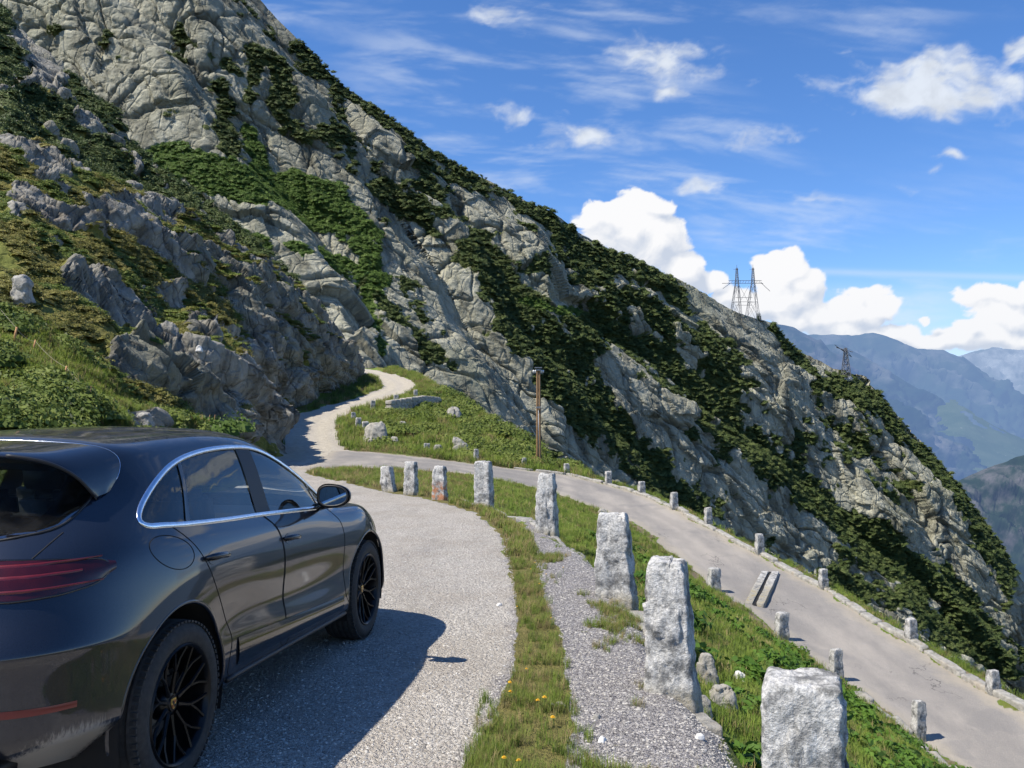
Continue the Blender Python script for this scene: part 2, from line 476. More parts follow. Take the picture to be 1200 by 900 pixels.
nc, nr = 1240, 720
px = np.linspace(-170, 1330, nc)[None, :].repeat(nr, 0)
t = np.linspace(0, 1, nr)[:, None].repeat(nc, 1)
top = lerp_px(px, RIDGE); bot = lerp_px(px, BASE)
py = bot+(top-bot)*t
db, dr = lerp_px(px, DB), lerp_px(px, DR)
b = bandcoord(px+12*noise3(np.stack([px*.012, py*.012, 0*px], -1).reshape(-1, 3), 5).reshape(px.shape), py)
fr = b-np.floor(b)
but = np.where(fr < .84, (fr/.84)**.8, (1-fr)/.16)            # each rib stands proud on its left and breaks off to the right
dep = db+(dr-db)*t**1.15
amp = (5+.022*dep)*np.clip((1-t)*5, 0, 1)**.7*sstep(0, .1, t+.05)
dep = dep-amp*(but-.4)
G = at(px, py, dep)
# rounded top and the far side of the ridge
back = np.array([1, 2.2, 4, 7, 12, 20, 34, 60])[:, None, None]
dirY = G[-1]/np.linalg.norm(G[-1][:, :2], axis=1, keepdims=True)
dirY = np.stack([dirY[:, 0], dirY[:, 1], 0*dirY[:, 0]-.75], 1)
G = np.concatenate([G, G[-1][None]+back*dirY[None]*np.array([1, 1, 1])[None, None]], 0)
nb = len(back)
pxe = np.concatenate([px, px[-1:].repeat(nb, 0)]); te = np.concatenate([t, 1+np.linspace(.02, .3, nb)[:, None].repeat(nc, 1)]); pye = np.concatenate([py, py[-1:].repeat(nb, 0)])
nm = grid_normals(G)
P = G.reshape(-1, 3); nmf = nm.reshape(-1, 3); nmf = nmf*np.where(nmf[:, 1:2] > 0, -1, 1)
# rock relief: slabs dipping to the lower right, gullies, fractured blocks
ax = np.array([.55, .45, -.70]); ax /= np.linalg.norm(ax)
al = P@ax; Q = P-np.outer(al*.62, ax)                          # stretched along the dip
sc = np.clip(P[:, 1]/260, .45, 1.6)
f0 = fbm(Q/34, 3, 1); f1 = ridged(Q/15+.3*f0[:, None], 4, 2); f2 = ridged(Q/5.5, 3, 3)

Qs = P-np.outer(al*.72, ax)
k1, g1 = facet(Qs/19, 301); k2, g2 = facet(Qs/6.5, 302); k3, g3 = facet(P/1.9, 303)
ax2 = np.array([.12, .30, -.94]); ax2 /= np.linalg.norm(ax2); al2 = P@ax2; Qv = P-np.outer(al2*.84, ax2); Qd = P-np.outer(al*.86, ax)
cr1 = np.abs(noise3(Qd/12+.25*noise3(P/9, 310)[:, None], 311)); cr2 = np.abs(noise3(Qv/10.0+.25*noise3(P/8, 312)[:, None], 313)); cr3 = np.abs(noise3(Qd/4.6+.2*noise3(P/3, 314)[:, None], 315))
crack = np.maximum(np.exp(-(cr1/.022)**2), np.maximum(.8*np.exp(-(cr2/.022)**2), .5*np.exp(-(cr3/.03)**2)))
disp = 3.6*f0+.55*f1+.22*f2+4.0*k1+1.0*k2+.16*k3-.5*np.exp(-(g1/.04)**2)-1.2*np.exp(-(cr1/.035)**2)-.8*np.exp(-(cr2/.035)**2)-.35*np.exp(-(cr3/.045)**2)+.14*fbm(P/1.3, 2, 12)
# --- where things grow (read off the photograph, broken up by the relief)
x1, y1 = pxe.ravel(), pye.ravel()
nz1 = fbm(P/16, 4, 21); nz2 = fbm(P/5, 3, 22)
veg = np.full(len(P), -.35)
def band(pts, w, s=1.0):
    global veg
    d = poly_sd(x1, y1, pts, False); veg = np.maximum(veg, s*(1-d/w))
band([(395, 95), (440, 135), (480, 160), (540, 205), (600, 238), (650, 262), (700, 300), (750, 325), (790, 345)], 22, .75)
band([(330, 130), (400, 165), (470, 205), (520, 225)], 26, .5)
band([(445, 120), (500, 200), (560, 225)], 20, .6)
band([(450, 215), (480, 245), (530, 262)], 20, .6)
band([(560, 285), (585, 340), (610, 395), (650, 440), (700, 490), (755, 545), (815, 605)], 34, .95)
band([(600, 350), (650, 380), (690, 430)], 26, .5)
band([(640, 300), (690, 330), (730, 360), (800, 352)], 24, .6)
band([(690, 375), (760, 420), (830, 480), (900, 540), (970, 590), (1040, 650), (1110, 700), (1170, 775)], 34, .95)
band([(730, 350), (780, 380), (830, 420), (850, 455)], 30, .75)
band([(660, 400), (720, 410)], 22, .5)
band([(950, 455), (1000, 452), (1030, 480), (1090, 540), (1130, 590), (1180, 668)], 20, .9)
band([(965, 490), (1010, 520), (1060, 570)], 24, .5)
band([(905, 385), (935, 418), (950, 440)], 10, .8)
band([(985, 680), (1010, 695), (1060, 700), (1100, 735)], 24, 1.0)
band([(430, 330), (470, 385), (520, 430), (560, 470)], 18, .55)
band([(480, 330), (500, 400)], 16, .5)
band([(260, 110), (270, 170)], 18, .8); band([(205, 40), (280, 90)], 14, .5); band([(130, 60), (200, 75)], 13, .4); band([(60, 30), (120, 40)], 10, .4); band([(300, 40), (330, 90)], 14, .5)
band([(330, 90), (350, 150), (420, 170)], 20, .55); band([(360, 60), (400, 130)], 22, .5); band([(270, 0), (300, 60), (290, 120)], 12, .6); band([(460, 480), (560, 505), (640, 545)], 16, .7)
lush = np.zeros(len(P))
for pts, w, s in (([(195, 190), (250, 215), (320, 235), (400, 260)], 32, 1.0), ([(290, 150), (310, 200), (330, 240)], 16, 1.0), ([(330, 215), (390, 225), (430, 280), (440, 330)], 30, .95), ([(330, 285), (380, 300), (430, 330)], 22, .7), ([(430, 350), (440, 420)], 14, .6),
                  ([(605, 355), (650, 362), (690, 366)], 12, .9), ([(230, 250), (270, 270), (320, 290)], 18, .8), ([(240, 190), (270, 200)], 14, .7)):
    d = poly_sd(x1, y1, pts, False); lush = np.maximum(lush, s*(1-d/w))
flat = np.clip(noise3(P/4.2, 31), -1, 1)
vegn = veg+.55*nz1+.50*nz2-.10*f1+.30*np.exp(-(cr1/.14)**2)
lushn = lush+.5*nz1+.4*nz2
flo = .20+.20*sstep(.35, .75, nmf[:, 2])+.10*nz1; vmask = np.clip(.5+1.4*(np.maximum(vegn-.31, lushn-.40)), 0, 1)
vmask = np.maximum(vmask, np.clip(flo, 0, .4)); isl = sstep(-.05, .15, lushn-vegn)*sstep(.0, .2, lush)
soft = sstep(.45, .75, vmask)
disp = disp*(1-.45*soft)+soft*(.5*fbm(P/2.2, 3, 33))
edge = np.clip((1-te.ravel())*7, .30, 1)*np.where(te.ravel() > 1, .5, 1)
P2 = P+nmf*(disp*sc*edge)[:, None]
mo = link('mountain', mesh_np('mountain', P2, grid_faces(nr+nb, nc), M_ROCK, True, {'veg': vmask*.9, 'lush': isl, 'crack': crack}))
tag(mo, 'steep grey granite mountainside with bands of dark dwarf shrubs falling to the right behind the road', kind='structure')
# --- shrubs growing on it
vis = (te.ravel() < 1.12) & (y1 > -60) & (y1 < 900) & (x1 > -60) & (x1 < 1260)
area = np.clip(np.linalg.norm(np.cross(np.gradient(G, axis=1), np.gradient(G, axis=0)), axis=-1).ravel(), 0, 3)
def pick(mask, n, w):
    w = np.where(mask, w, 0); return RNG.choice(len(w), n, p=w/w.sum())
k = pick(vis & (vmask > .60) & (isl < .5), 38000, area/(P[:, 1]/200)**1.0)
sz = (.45+.95*RNG.random(len(k))**2)*np.clip(P[k, 1]/260, .6, 1.25)
Pp = P2[k]+RNG.normal(0, .5, (len(k), 3))*np.array([1, 1, .2]); Pp[:, 2] -= .15*sz
scatter('mountain_shrubs', Pp, np.stack([sz, sz, sz*(.55+.55*RNG.random(len(k)))], 1), RNG.random(len(k))*6.3, RNG.integers(0, 4, len(k)), PR_PINE,
        'dark green dwarf pine shrubs covering ledges and ridge of the mountain', 'shrubs', tilt=RNG.normal(0, .25, (len(k), 2)))
k = pick(vis & (vmask > .56) & (isl >= .4), 7000, area/(P[:, 1]/200))
sz = (.3+.75*RNG.random(len(k))**2)
scatter('alder_scrub', P2[k], sz, RNG.random(len(k))*6.3, RNG.integers(0, 3, len(k)), PR_ALDER,
        'bright green alder scrub in the gullies left on the mountainside', 'shrubs', tilt=RNG.normal(0, .25, (len(k), 2)))
M_P2, M_px, M_py = P2, x1, y1

# ================================================================== the shrubby shoulder between outcrop and mountain
SIL = [(-220, -60), (-60, -25), (0, 8), (30, 48), (70, 75), (100, 105), (130, 130), (150, 162), (172, 190), (205, 215), (240, 240), (275, 268), (310, 292), (345, 330), (385, 375)]
nc, nr = 420, 240
px = np.linspace(-200, 380, nc)[None, :].repeat(nr, 0); t = np.linspace(0, 1, nr)[:, None].repeat(nc, 1)
top = lerp_px(px, SIL); py = top+(1-t)*230
dep = np.interp(px, [-200, 0, 380], [58, 62, 82])+t**1.1*np.interp(px, [-200, 0, 200, 380], [52, 48, 30, 16])
G = at(px, py, dep); back = np.array([1, 2.5, 5, 10, 20])[:, None, None]
dY = G[-1]/np.linalg.norm(G[-1][:, :2], axis=1, keepdims=True); dY[:, 2] = -.5
G = np.concatenate([G, G[-1][None]+back*dY[None]]); nb = 5
P = G.reshape(-1, 3); nmf = grid_normals(G).reshape(-1, 3); nmf *= np.where(nmf[:, 1:2] > 0, -1, 1)
x1 = np.concatenate([px, px[-1:].repeat(nb, 0)]).ravel(); y1 = np.concatenate([py, py[-1:].repeat(nb, 0)]).ravel(); te = np.concatenate([t, np.ones((nb, nc))]).ravel()
f0 = fbm(P/14, 3, 41); k1, g1 = facet(P/4.5, 43); k2, g2 = facet(P/1.7, 44)
rk = .35*fbm(P/6, 4, 45)+.25*noise3(P/2, 46)
for pts, w, s in (([(105, 150), (140, 165)], 14, .5), ([(85, 135), (105, 150)], 10, .6), ([(30, 65), (60, 90), (20, 40)], 22, .6), ([(150, 165), (160, 205)], 9, .4), ([(230, 235), (240, 260)], 9, .4), ([(180, 200), (195, 230)], 8, .4), ([(50, 110), (70, 125)], 8, .4), ([(0, 110), (40, 100)], 8, .3)):
    rk = np.maximum(rk, s*(1-poly_sd(x1, y1, pts, False)/w)+.4*noise3(P/2.5, 47))
rm = sstep(.05, .3, rk)
disp = 2.2*f0+rm*(1.0+1.5*k1+.6*k2-.3*np.exp(-(g1/.08)**2))+.3*fbm(P/1.6, 3, 48)
P2 = P+nmf*(disp*np.clip((1-te)*6, .3, 1))[:, None]
ho = link('hillside', mesh_np('hillside', P2, grid_faces(nr+nb, nc), M_ROCK2, True, {'veg': np.clip(1-rm, 0, .95), 'lush': np.clip(.35+fbm(P/9, 3, 49), 0, .8)}))
tag(ho, 'shrubby hillside shoulder behind the rocky outcrop on the left', kind='structure')
ok = (y1 > -40) & (x1 > -60) & (rm < .4) & (y1 < top.min(0).repeat(1).max()+400)
k = pick(ok & (y1 < np.interp(x1, [0, 60, 150, 230, 300, 390], [165, 185, 215, 260, 290, 370])+25), 9000, np.ones(len(x1)))
sz = .35+.9*RNG.random(len(k))**2
scatter('hillside_shrubs', P2[k]-np.array([0, 0, .1]), np.stack([sz, sz, sz*.7], 1), RNG.random(len(k))*6.3, RNG.integers(0, 4, len(k)), PR_PINE,
        'dark shrubs carpeting the shoulder behind the left outcrop', 'shrubs', tilt=RNG.normal(0, .25, (len(k), 2)))
# ================================================================== light
SUN = Vector((-.64, -.28, 1.0)).normalized()
w = D.worlds.new('World'); scn.world = w; w.use_nodes = True
nt = w.node_tree; bg = nt.nodes['Background']
sky = nt.nodes.new('ShaderNodeTexSky'); sky.sky_type = 'NISHITA'; sky.sun_disc = False
sky.sun_elevation = math.asin(SUN.z); sky.sun_rotation = math.atan2(SUN.x, SUN.y); sky.altitude = 1500; sky.air_density = 1.0; sky.dust_density = .4; sky.ozone_density = 2.5
hs = nt.nodes.new('ShaderNodeHueSaturation'); hs.inputs['Saturation'].default_value = 1.2
nt.links.new(sky.outputs[0], hs.inputs['Color']); nt.links.new(mixc(nt, 1., hs.outputs[0], (.97, 1.0, 1.15), 'MULTIPLY'), bg.inputs[0]); bg.inputs[1].default_value = .165
sd = D.lights.new('sun', 'SUN'); sd.energy = 7.1; sd.angle = R(.53); sd.color = (1, .94, .84)
so = D.objects.new('sun', sd); C.objects.link(so); so.rotation_euler = SUN.to_track_quat('Z', 'Y').to_euler(); so.location = (-30, -10, 60)
scn.view_settings.view_transform = 'Standard'; scn.view_settings.look = 'None'; scn.view_settings.exposure = 0
scn.render.engine = 'CYCLES'
cy = scn.cycles; cy.use_denoising = True; cy.max_bounces = 6; cy.transparent_max_bounces = 12; cy.caustics_reflective = False; cy.caustics_refractive = False
cy.use_adaptive_sampling = True; cy.adaptive_threshold = .02

# ================================================================== distant ranges, valley and clouds
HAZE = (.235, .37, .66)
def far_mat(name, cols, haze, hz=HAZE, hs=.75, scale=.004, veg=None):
    """daylit slopes; blue emission mixed into the surface imitates haze of the air between"""
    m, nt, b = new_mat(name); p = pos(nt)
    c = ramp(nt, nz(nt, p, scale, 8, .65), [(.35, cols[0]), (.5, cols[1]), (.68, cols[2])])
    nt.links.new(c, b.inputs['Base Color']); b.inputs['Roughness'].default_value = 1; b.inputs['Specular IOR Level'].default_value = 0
    e = nt.nodes.new('ShaderNodeEmission'); e.inputs[0].default_value = (*hz, 1); e.inputs[1].default_value = hs  # even blue glow on the slope itself, painted aerial haze
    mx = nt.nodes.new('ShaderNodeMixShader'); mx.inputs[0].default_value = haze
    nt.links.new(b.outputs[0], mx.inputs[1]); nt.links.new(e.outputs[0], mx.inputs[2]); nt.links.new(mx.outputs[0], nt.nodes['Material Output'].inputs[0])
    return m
def range_sheet(name, sil, foot, d0, d1, mat, seed, amp, label, ncol=260, nrow=110, dd=None):
    px = np.linspace(sil[0][0], sil[-1][0], ncol)[None, :].repeat(nrow, 0); t = np.linspace(0, 1, nrow)[:, None].repeat(ncol, 1)
    py = lerp_px(px, foot)*(1-t)+lerp_px(px, sil)*t
    dep = d0+(d1-d0)*t
    if dd: dep = dep+np.interp(px, [sil[0][0], sil[-1][0]], dd)
    G = at(px, py, dep); L = (d0+d1)/2
    dY = G[-1]/np.linalg.norm(G[-1][:, :2], axis=1, keepdims=True); dY[:, 2] = -.5
    G = np.concatenate([G, G[-1][None]+np.array([.02, .06, .2])[:, None, None]*L*dY[None]])
    P = G.reshape(-1, 3); n = grid_normals(G).reshape(-1, 3); n *= np.where(n[:, 1:2] > 0, -1, 1)
    s = L*.055; Q = P.copy(); Q[:, 0] += P[:, 2]*.6
    h = ridged(Q/s*np.array([1, 1, .35]), 5, seed)*amp*L*.012+fbm(P/(s*.3), 3, seed+5)*amp*L*.002
    te = np.concatenate([t, np.ones((3, ncol))]).ravel()
    P = P+n*(h*np.clip((1-te)*8, .10, 1))[:, None]
    o = link(name, mesh_np(name, P, grid_faces(nrow+3, ncol), mat)); tag(o, label, kind='structure'); return o
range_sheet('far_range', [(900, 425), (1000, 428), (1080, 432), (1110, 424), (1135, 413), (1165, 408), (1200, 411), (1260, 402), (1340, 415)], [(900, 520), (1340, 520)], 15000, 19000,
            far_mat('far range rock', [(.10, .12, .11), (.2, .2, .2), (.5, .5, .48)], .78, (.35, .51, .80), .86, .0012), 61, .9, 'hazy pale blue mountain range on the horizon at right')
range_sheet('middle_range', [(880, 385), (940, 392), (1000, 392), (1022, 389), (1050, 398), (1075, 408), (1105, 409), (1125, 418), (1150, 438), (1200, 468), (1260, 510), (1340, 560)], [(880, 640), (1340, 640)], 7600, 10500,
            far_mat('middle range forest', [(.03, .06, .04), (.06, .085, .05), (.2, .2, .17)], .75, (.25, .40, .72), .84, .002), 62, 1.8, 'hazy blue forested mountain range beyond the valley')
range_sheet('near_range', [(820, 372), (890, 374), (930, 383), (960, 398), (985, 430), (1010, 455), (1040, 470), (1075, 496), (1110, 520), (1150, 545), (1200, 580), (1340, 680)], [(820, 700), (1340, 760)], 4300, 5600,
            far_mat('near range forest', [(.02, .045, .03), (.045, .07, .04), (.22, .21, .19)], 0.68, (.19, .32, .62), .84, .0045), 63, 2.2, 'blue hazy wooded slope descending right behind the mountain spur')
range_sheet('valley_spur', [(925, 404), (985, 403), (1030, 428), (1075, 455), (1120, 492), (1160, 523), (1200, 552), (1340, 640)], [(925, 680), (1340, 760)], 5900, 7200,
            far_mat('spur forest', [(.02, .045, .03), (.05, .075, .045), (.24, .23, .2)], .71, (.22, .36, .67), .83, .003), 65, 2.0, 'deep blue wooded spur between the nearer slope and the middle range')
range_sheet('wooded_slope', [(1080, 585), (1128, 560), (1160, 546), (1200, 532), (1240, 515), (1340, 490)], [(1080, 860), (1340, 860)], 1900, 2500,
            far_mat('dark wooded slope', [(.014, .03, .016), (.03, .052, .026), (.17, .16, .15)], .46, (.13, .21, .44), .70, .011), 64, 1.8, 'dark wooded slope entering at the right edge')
# valley floor with meadows, far below
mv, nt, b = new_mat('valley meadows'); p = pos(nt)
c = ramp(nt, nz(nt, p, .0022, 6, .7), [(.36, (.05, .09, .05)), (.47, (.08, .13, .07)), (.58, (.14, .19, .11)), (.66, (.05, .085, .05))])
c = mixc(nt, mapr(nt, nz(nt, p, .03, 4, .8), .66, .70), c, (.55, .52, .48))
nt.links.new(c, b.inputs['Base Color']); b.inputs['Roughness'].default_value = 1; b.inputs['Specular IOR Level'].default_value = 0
e = nt.nodes.new('ShaderNodeEmission'); e.inputs[0].default_value = (.24, .38, .62, 1); e.inputs[1].default_value = .72  # distance haze put into the meadow surface as blue emission
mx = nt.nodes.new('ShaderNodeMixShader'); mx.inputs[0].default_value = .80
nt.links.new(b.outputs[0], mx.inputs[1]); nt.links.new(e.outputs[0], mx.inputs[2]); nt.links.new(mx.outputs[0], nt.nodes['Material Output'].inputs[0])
px = np.linspace(1040, 1330, 120)[None, :].repeat(80, 0); t = np.linspace(0, 1, 80)[:, None].repeat(120, 1)
py = 610+(lerp_px(px, [(1040, 520), (1100, 470), (1130, 466), (1200, 500), (1330, 560)])-610)*t
dep = 5200+(9000-5200)*t
G = at(px, py, dep); P = G.reshape(-1, 3); P[:, 2] += fbm(P/700, 4, 70)*60
VAL = [(1098, 478), (1118, 470), (1150, 492), (1190, 520), (1230, 545), (1260, 590), (1200, 575), (1160, 560), (1140, 535), (1110, 510)]
sdv = poly_sd(px.ravel(), py.ravel(), VAL)+22*fbm(P/420, 4, 71)
F = grid_faces(80, 120); V2, F2, _ = sub_mesh(P, F, (sdv[F].mean(1) > 0), {})
V2 = V2*np.array([.55, .55, .55])+np.array([0, 0, CAM_H*.45])     # the valley floor lies nearer than the range
vo = link('valley_floor', mesh_np('valley_floor', V2, F2, mv)); tag(vo, 'hazy green valley floor with fields and scattered villages far below', kind='structure')
# low ground out to the horizon
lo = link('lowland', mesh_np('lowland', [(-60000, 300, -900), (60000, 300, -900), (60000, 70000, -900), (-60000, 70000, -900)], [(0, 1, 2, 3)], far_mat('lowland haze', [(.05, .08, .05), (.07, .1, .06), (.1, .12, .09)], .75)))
tag(lo, 'low ground reaching the horizon', kind='structure')

# clouds: one dome segment carrying density and brightness computed from layered noise
naz, nel = 1000, 560
az = np.linspace(R(-42), R(42), naz)[None, :].repeat(nel, 0); el = np.linspace(R(-2), R(36), nel)[:, None].repeat(naz, 1)
dv = np.stack([np.sin(az)*np.cos(el), np.cos(az)*np.cos(el), np.sin(el)], -1)
PX, PY = to_px(dv*45000+np.array([0, 0, CAM_H])); x1, y1 = PX.ravel(), PY.ravel()
W = dv.reshape(-1, 3)
def field(x, y, blobs):
    f = np.full(x.shape, -2.0)
    for cx, cy, rx, ry, s in blobs:
        f = np.maximum(f, s*(1-np.sqrt(((x-cx)/rx)**2+((y-cy)/ry)**2)))
    return f
CU = [(735, 262, 56, 38, 1), (768, 282, 40, 40, 1), (705, 252, 35, 22, .9), (803, 318, 26, 24, 1), (830, 330, 24, 14, .9), (690, 248, 20, 10, .7), (760, 245, 36, 18, 1),
      (915, 322, 28, 34, 1), (925, 350, 48, 34, 1), (880, 360, 40, 25, .9), (905, 304, 18, 14, .8), (955, 372, 45, 20, .9), (1000, 368, 50, 22, .85), (1030, 362, 30, 16, .8), (940, 335, 30, 22, .9), (850, 347, 24, 14, .8),
      (1178, 372, 45, 26, 1), (1150, 392, 75, 16, .8), (1195, 350, 60, 22, .8), (1130, 384, 16, 12, .8), (1088, 376, 9, 5, .8), (1200, 395, 70, 22, .9), (1070, 396, 40, 8, .6), (1260, 370, 80, 40, 1), (1040, 390, 50, 14, .8), (1110, 398, 70, 14, .9), (1165, 345, 45, 16, .7), (985, 385, 45, 16, .8), (935, 378, 40, 14, .8), (1010, 345, 40, 9, .4),
      ]
FAIR = [(1085, 102, 125, 46, 1.), (1050, 112, 100, 30, .9), (1125, 85, 70, 40, .95), (1190, 60, 34, 30, .8), (1180, 100, 60, 45, .7), (1145, 120, 40, 20, .5), (775, 75, 75, 32, .85), (815, 70, 24, 22, .5), (740, 82, 45, 15, .5), (785, 110, 36, 10, .55), (745, 68, 20, 18, .4),
        (680, 162, 60, 18, .85), (610, 132, 50, 16, .5), (880, 160, 60, 12, .42), (805, 215, 45, 9, .45), (955, 230, 38, 9, .45), (1118, 184, 28, 7, .5), (1094, 202, 12, 5, .3), (882, 100, 16, 9, .35), (1055, 220, 16, 6, .3), (590, 15, 50, 18, .3)]
q = np.stack([x1/60, y1/60, 0*x1], -1); q2 = np.stack([x1/22, y1/22, 0*x1+5], -1)
wx = x1+16*fbm(q, 3, 81); wy = y1+13*fbm(q+9, 3, 82)
det = fbm(np.stack([wx/34, wy/30, 0*x1], -1), 8, 83, gain=.62)
bil = 1-2.0*np.abs(noise3(np.stack([wx/24, wy/22, 0*x1+3], -1), 85)); bil2 = 1-2*np.abs(noise3(np.stack([wx/11, wy/10, 0*x1+6], -1), 86))
cuf = field(wx, wy, CU); dcu = cuf*1.8+.38*det+.20*bil+.10*bil2-.16
acu = sstep(-.02, .30, dcu)
dfa = field(wx, wy, FAIR)*1.5+.75*fbm(np.stack([wx/70, wy/34, 0*x1+2], -1), 7, 87, gain=.6)-.18
afa = sstep(-.15, 1.05, dfa)*.95
st = np.stack([(x1+y1*.9)/190, (y1-x1*.10)/34, 0*x1], -1)
cir = sstep(-.25, 1.0, fbm(st+.5*fbm(st*.5, 2, 88)[:, None], 6, 89, gain=.58)+.25*fbm(np.stack([x1/260, y1/160, 0*x1], -1), 3, 90))*sstep(-.25, .35, fbm(np.stack([x1/300, y1/190, 0*x1+4], -1), 2, 91)+.55*np.exp(-((x1-600)/260)**2-((y1-120)/130)**2))*.5
bandc = .30*np.exp(-((y1-(318+(x1-950)*.03))/4.0)**2)*sstep(880, 960, x1)+.16*np.exp(-((y1-345)/12)**2)*sstep(900, 1000, x1)
# the light falls from the left: brighter where the density drops towards the sun, greyer underneath
o1 = fbm(np.stack([(wx-6)/34, (wy-8)/30, 0*x1], -1), 8, 83, gain=.62)
dl = (field(wx-12, wy-14, CU)-cuf)*1.8+.38*(o1-det)
low = sstep(-.5, 1.0, np.clip((y1-wy*0-np.interp(x1, [690, 800, 900, 1000, 1200], [255, 310, 340, 365, 375]))/40, -1, 1))
lit = np.clip(.92-.75*dl-.30*low*np.clip(.9-.5*bil, 0, 1)-.12*np.clip(-bil, 0, 1), .25, 1.0)
hz = sstep(300, 410, y1)
colc = (1-lit[:, None])*np.array([.47, .56, .72])+lit[:, None]*np.array([.97, .97, .985])
colc = colc*(1-.12*hz[:, None])+.12*hz[:, None]*np.array([.62, .72, .88])
colf = np.array([.80, .86, .95])*np.ones((len(x1), 1))*(.86+.14*np.clip(.5+det, 0, 1))[:, None]
a1 = 1-(1-np.clip(cir, 0, 1))*(1-np.clip(bandc, 0, 1)); A = a1; col = np.array([.78, .86, .97])*np.ones((len(x1), 1))
def over(A, col, a, c):
    An = a+A*(1-a); col = np.where(An[:, None] > 1e-4, (c*a[:, None]+col*(A*(1-a))[:, None])/np.maximum(An, 1e-4)[:, None], col); return An, col
A, col = over(A, col, afa, colf); A, col = over(A, col, acu, colc)
# pale haze band low over the valley
hb = .55*np.exp(-((y1-410)/42)**2)*sstep(850, 1000, x1)
A, col = over(np.clip(hb, 0, .6), np.array([.62, .76, .95])*np.ones((len(x1), 1)), A, col)
ms, nt, b = new_mat('clouds')
ca = nt.nodes.new('ShaderNodeAttribute'); ca.attribute_name = 'cloud'; aa = nt.nodes.new('ShaderNodeAttribute'); aa.attribute_name = 'dens'
e = nt.nodes.new('ShaderNodeEmission'); nt.links.new(ca.outputs['Color'], e.inputs[0]); e.inputs[1].default_value = 1.0
tr = nt.nodes.new('ShaderNodeBsdfTransparent'); mx = nt.nodes.new('ShaderNodeMixShader')
nt.links.new(aa.outputs['Fac'], mx.inputs[0]); nt.links.new(tr.outputs[0], mx.inputs[1]); nt.links.new(e.outputs[0], mx.inputs[2]); nt.links.new(mx.outputs[0], nt.nodes['Material Output'].inputs[0])
co = link('sky', mesh_np('sky', W*45000+np.array([0, 0, CAM_H]), grid_faces(nel, naz), ms, True, {'cloud': col, 'dens': A}))
tag(co, 'blue summer sky with white cumulus over the ridge and thin cirrus', kind='structure')
# ================================================================== the near ground: one surveyed height field
NEAR_EDGE = [(-7.6, 31.0), (-6.4, 32.2), (-5.3, 34.2), (-3.5, 36.4), (-1.5, 38.3), (1.5, 38.2), (3.5, 36.2), (4.6, 34.2), (5.3, 30.2), (5.9, 26.1), (6.8, 22.5), (7.3, 20.1), (8.0, 17.5), (8.35, 16.4), (8.9, 14.0), (9.6, 10.5), (10.2, 6), (10.6, 0), (10.8, -6)]
NEAR_Z = [-.02, -.05, -.1, -.35, -.6, -1.3, -1.9, -2.2, -2.75, -3.3, -3.8, -4.15, -4.6, -4.8, -5.1, -5.5, -6.0, -6.6, -7.2]
FAR_EDGE = [(-8.5, 42.0), (-4.85, 42), (-2.5, 43.0), (0, 43.6), (2.7, 43.3), (4.5, 41.5), (5.8, 39.5), (6.7, 36.5), (7.4, 33.5), (8.4, 30), (9.3, 26.5), (10.0, 22.3), (10.4, 19.2), (10.6, 18.2), (10.95, 16), (11.8, 12.0), (12.6, 7), (13.1, 0), (13.3, -6)]
FAR_Z = [.30, .07, -.28, -.62, -.92, -1.27, -1.58, -1.92, -2.3, -2.83, -3.32, -3.9, -4.25, -4.33, -4.6, -5.1, -5.75, -6.5, -7.1]
EDGE = [(1.15, -6), (1.16, 3), (1.14, 5), (1.12, 7.5), (1.08, 9.5), (.85, 11.6), (.52, 13.5), (.05, 15.6), (-.5, 17.5), (-1.45, 19.2), (-2.25, 20.5), (-3.0, 21.6), (-4.4, 24.3), (-5.8, 27.3), (-7.0, 29.5)]   # platform edge
TRACK_C = [(-8.9, 38.8), (-9.3, 41.5), (-10.0, 44.5), (-10.9, 48), (-11.6, 52), (-11.4, 56.5), (-10.3, 61), (-9.2, 65), (-8.8, 69), (-9.3, 73), (-10.6, 78), (-12.6, 84), (-15.5, 91), (-20, 100)]
TRACK_Z = [.12, .32, .62, 1.12, 1.75, 2.4, 3.05, 3.7, 4.25, 4.75, 5.45, 6.2, 7.0, 8.0]
CREST = [(16, -6), (14.4, 2), (13.2, 8), (12.5, 12), (11.75, 16), (11.3, 18.4), (11.05, 19.5), (10.6, 22.6), (9.85, 26.9), (8.95, 30.4), (8.0, 33.9), (7.3, 37.0), (6.5, 40.1), (5.3, 42.6), (4.6, 44.5), (3.4, 46.2), (2.3, 48), (1.3, 50.5), (0, 54), (-1.6, 58), (-3.4, 63), (-5.4, 70), (-7.2, 77), (-9.5, 86), (-14, 100)]
ctl = []
for (x, y) in [(a, b) for b in (-5, 0, 5, 10, 15) for a in (-5, -3, -1, 1)]: ctl.append((x, y, 0))
for x, y in [(-6, 20), (-4, 20), (-7, 24), (-4.5, 24), (-8.5, 28), (-6.5, 28), (-9.8, 32), (-8, 32), (-10.5, 36), (-8.5, 36), (-2.2, 18), (-.9, 15)]: ctl.append((x, y, 0.0 if y < 33 else .06))
for (x, y), z in zip(NEAR_EDGE, NEAR_Z): ctl.append((x, y, z))
for (x, y), z in zip(FAR_EDGE, FAR_Z): ctl.append((x, y, z))
for (x, y), z in zip(TRACK_C, TRACK_Z): ctl += [(x-1.3, y, z), (x+1.3, y, z)]
for (x, y) in EDGE[:-2]: ctl.append((x, y, -.01))
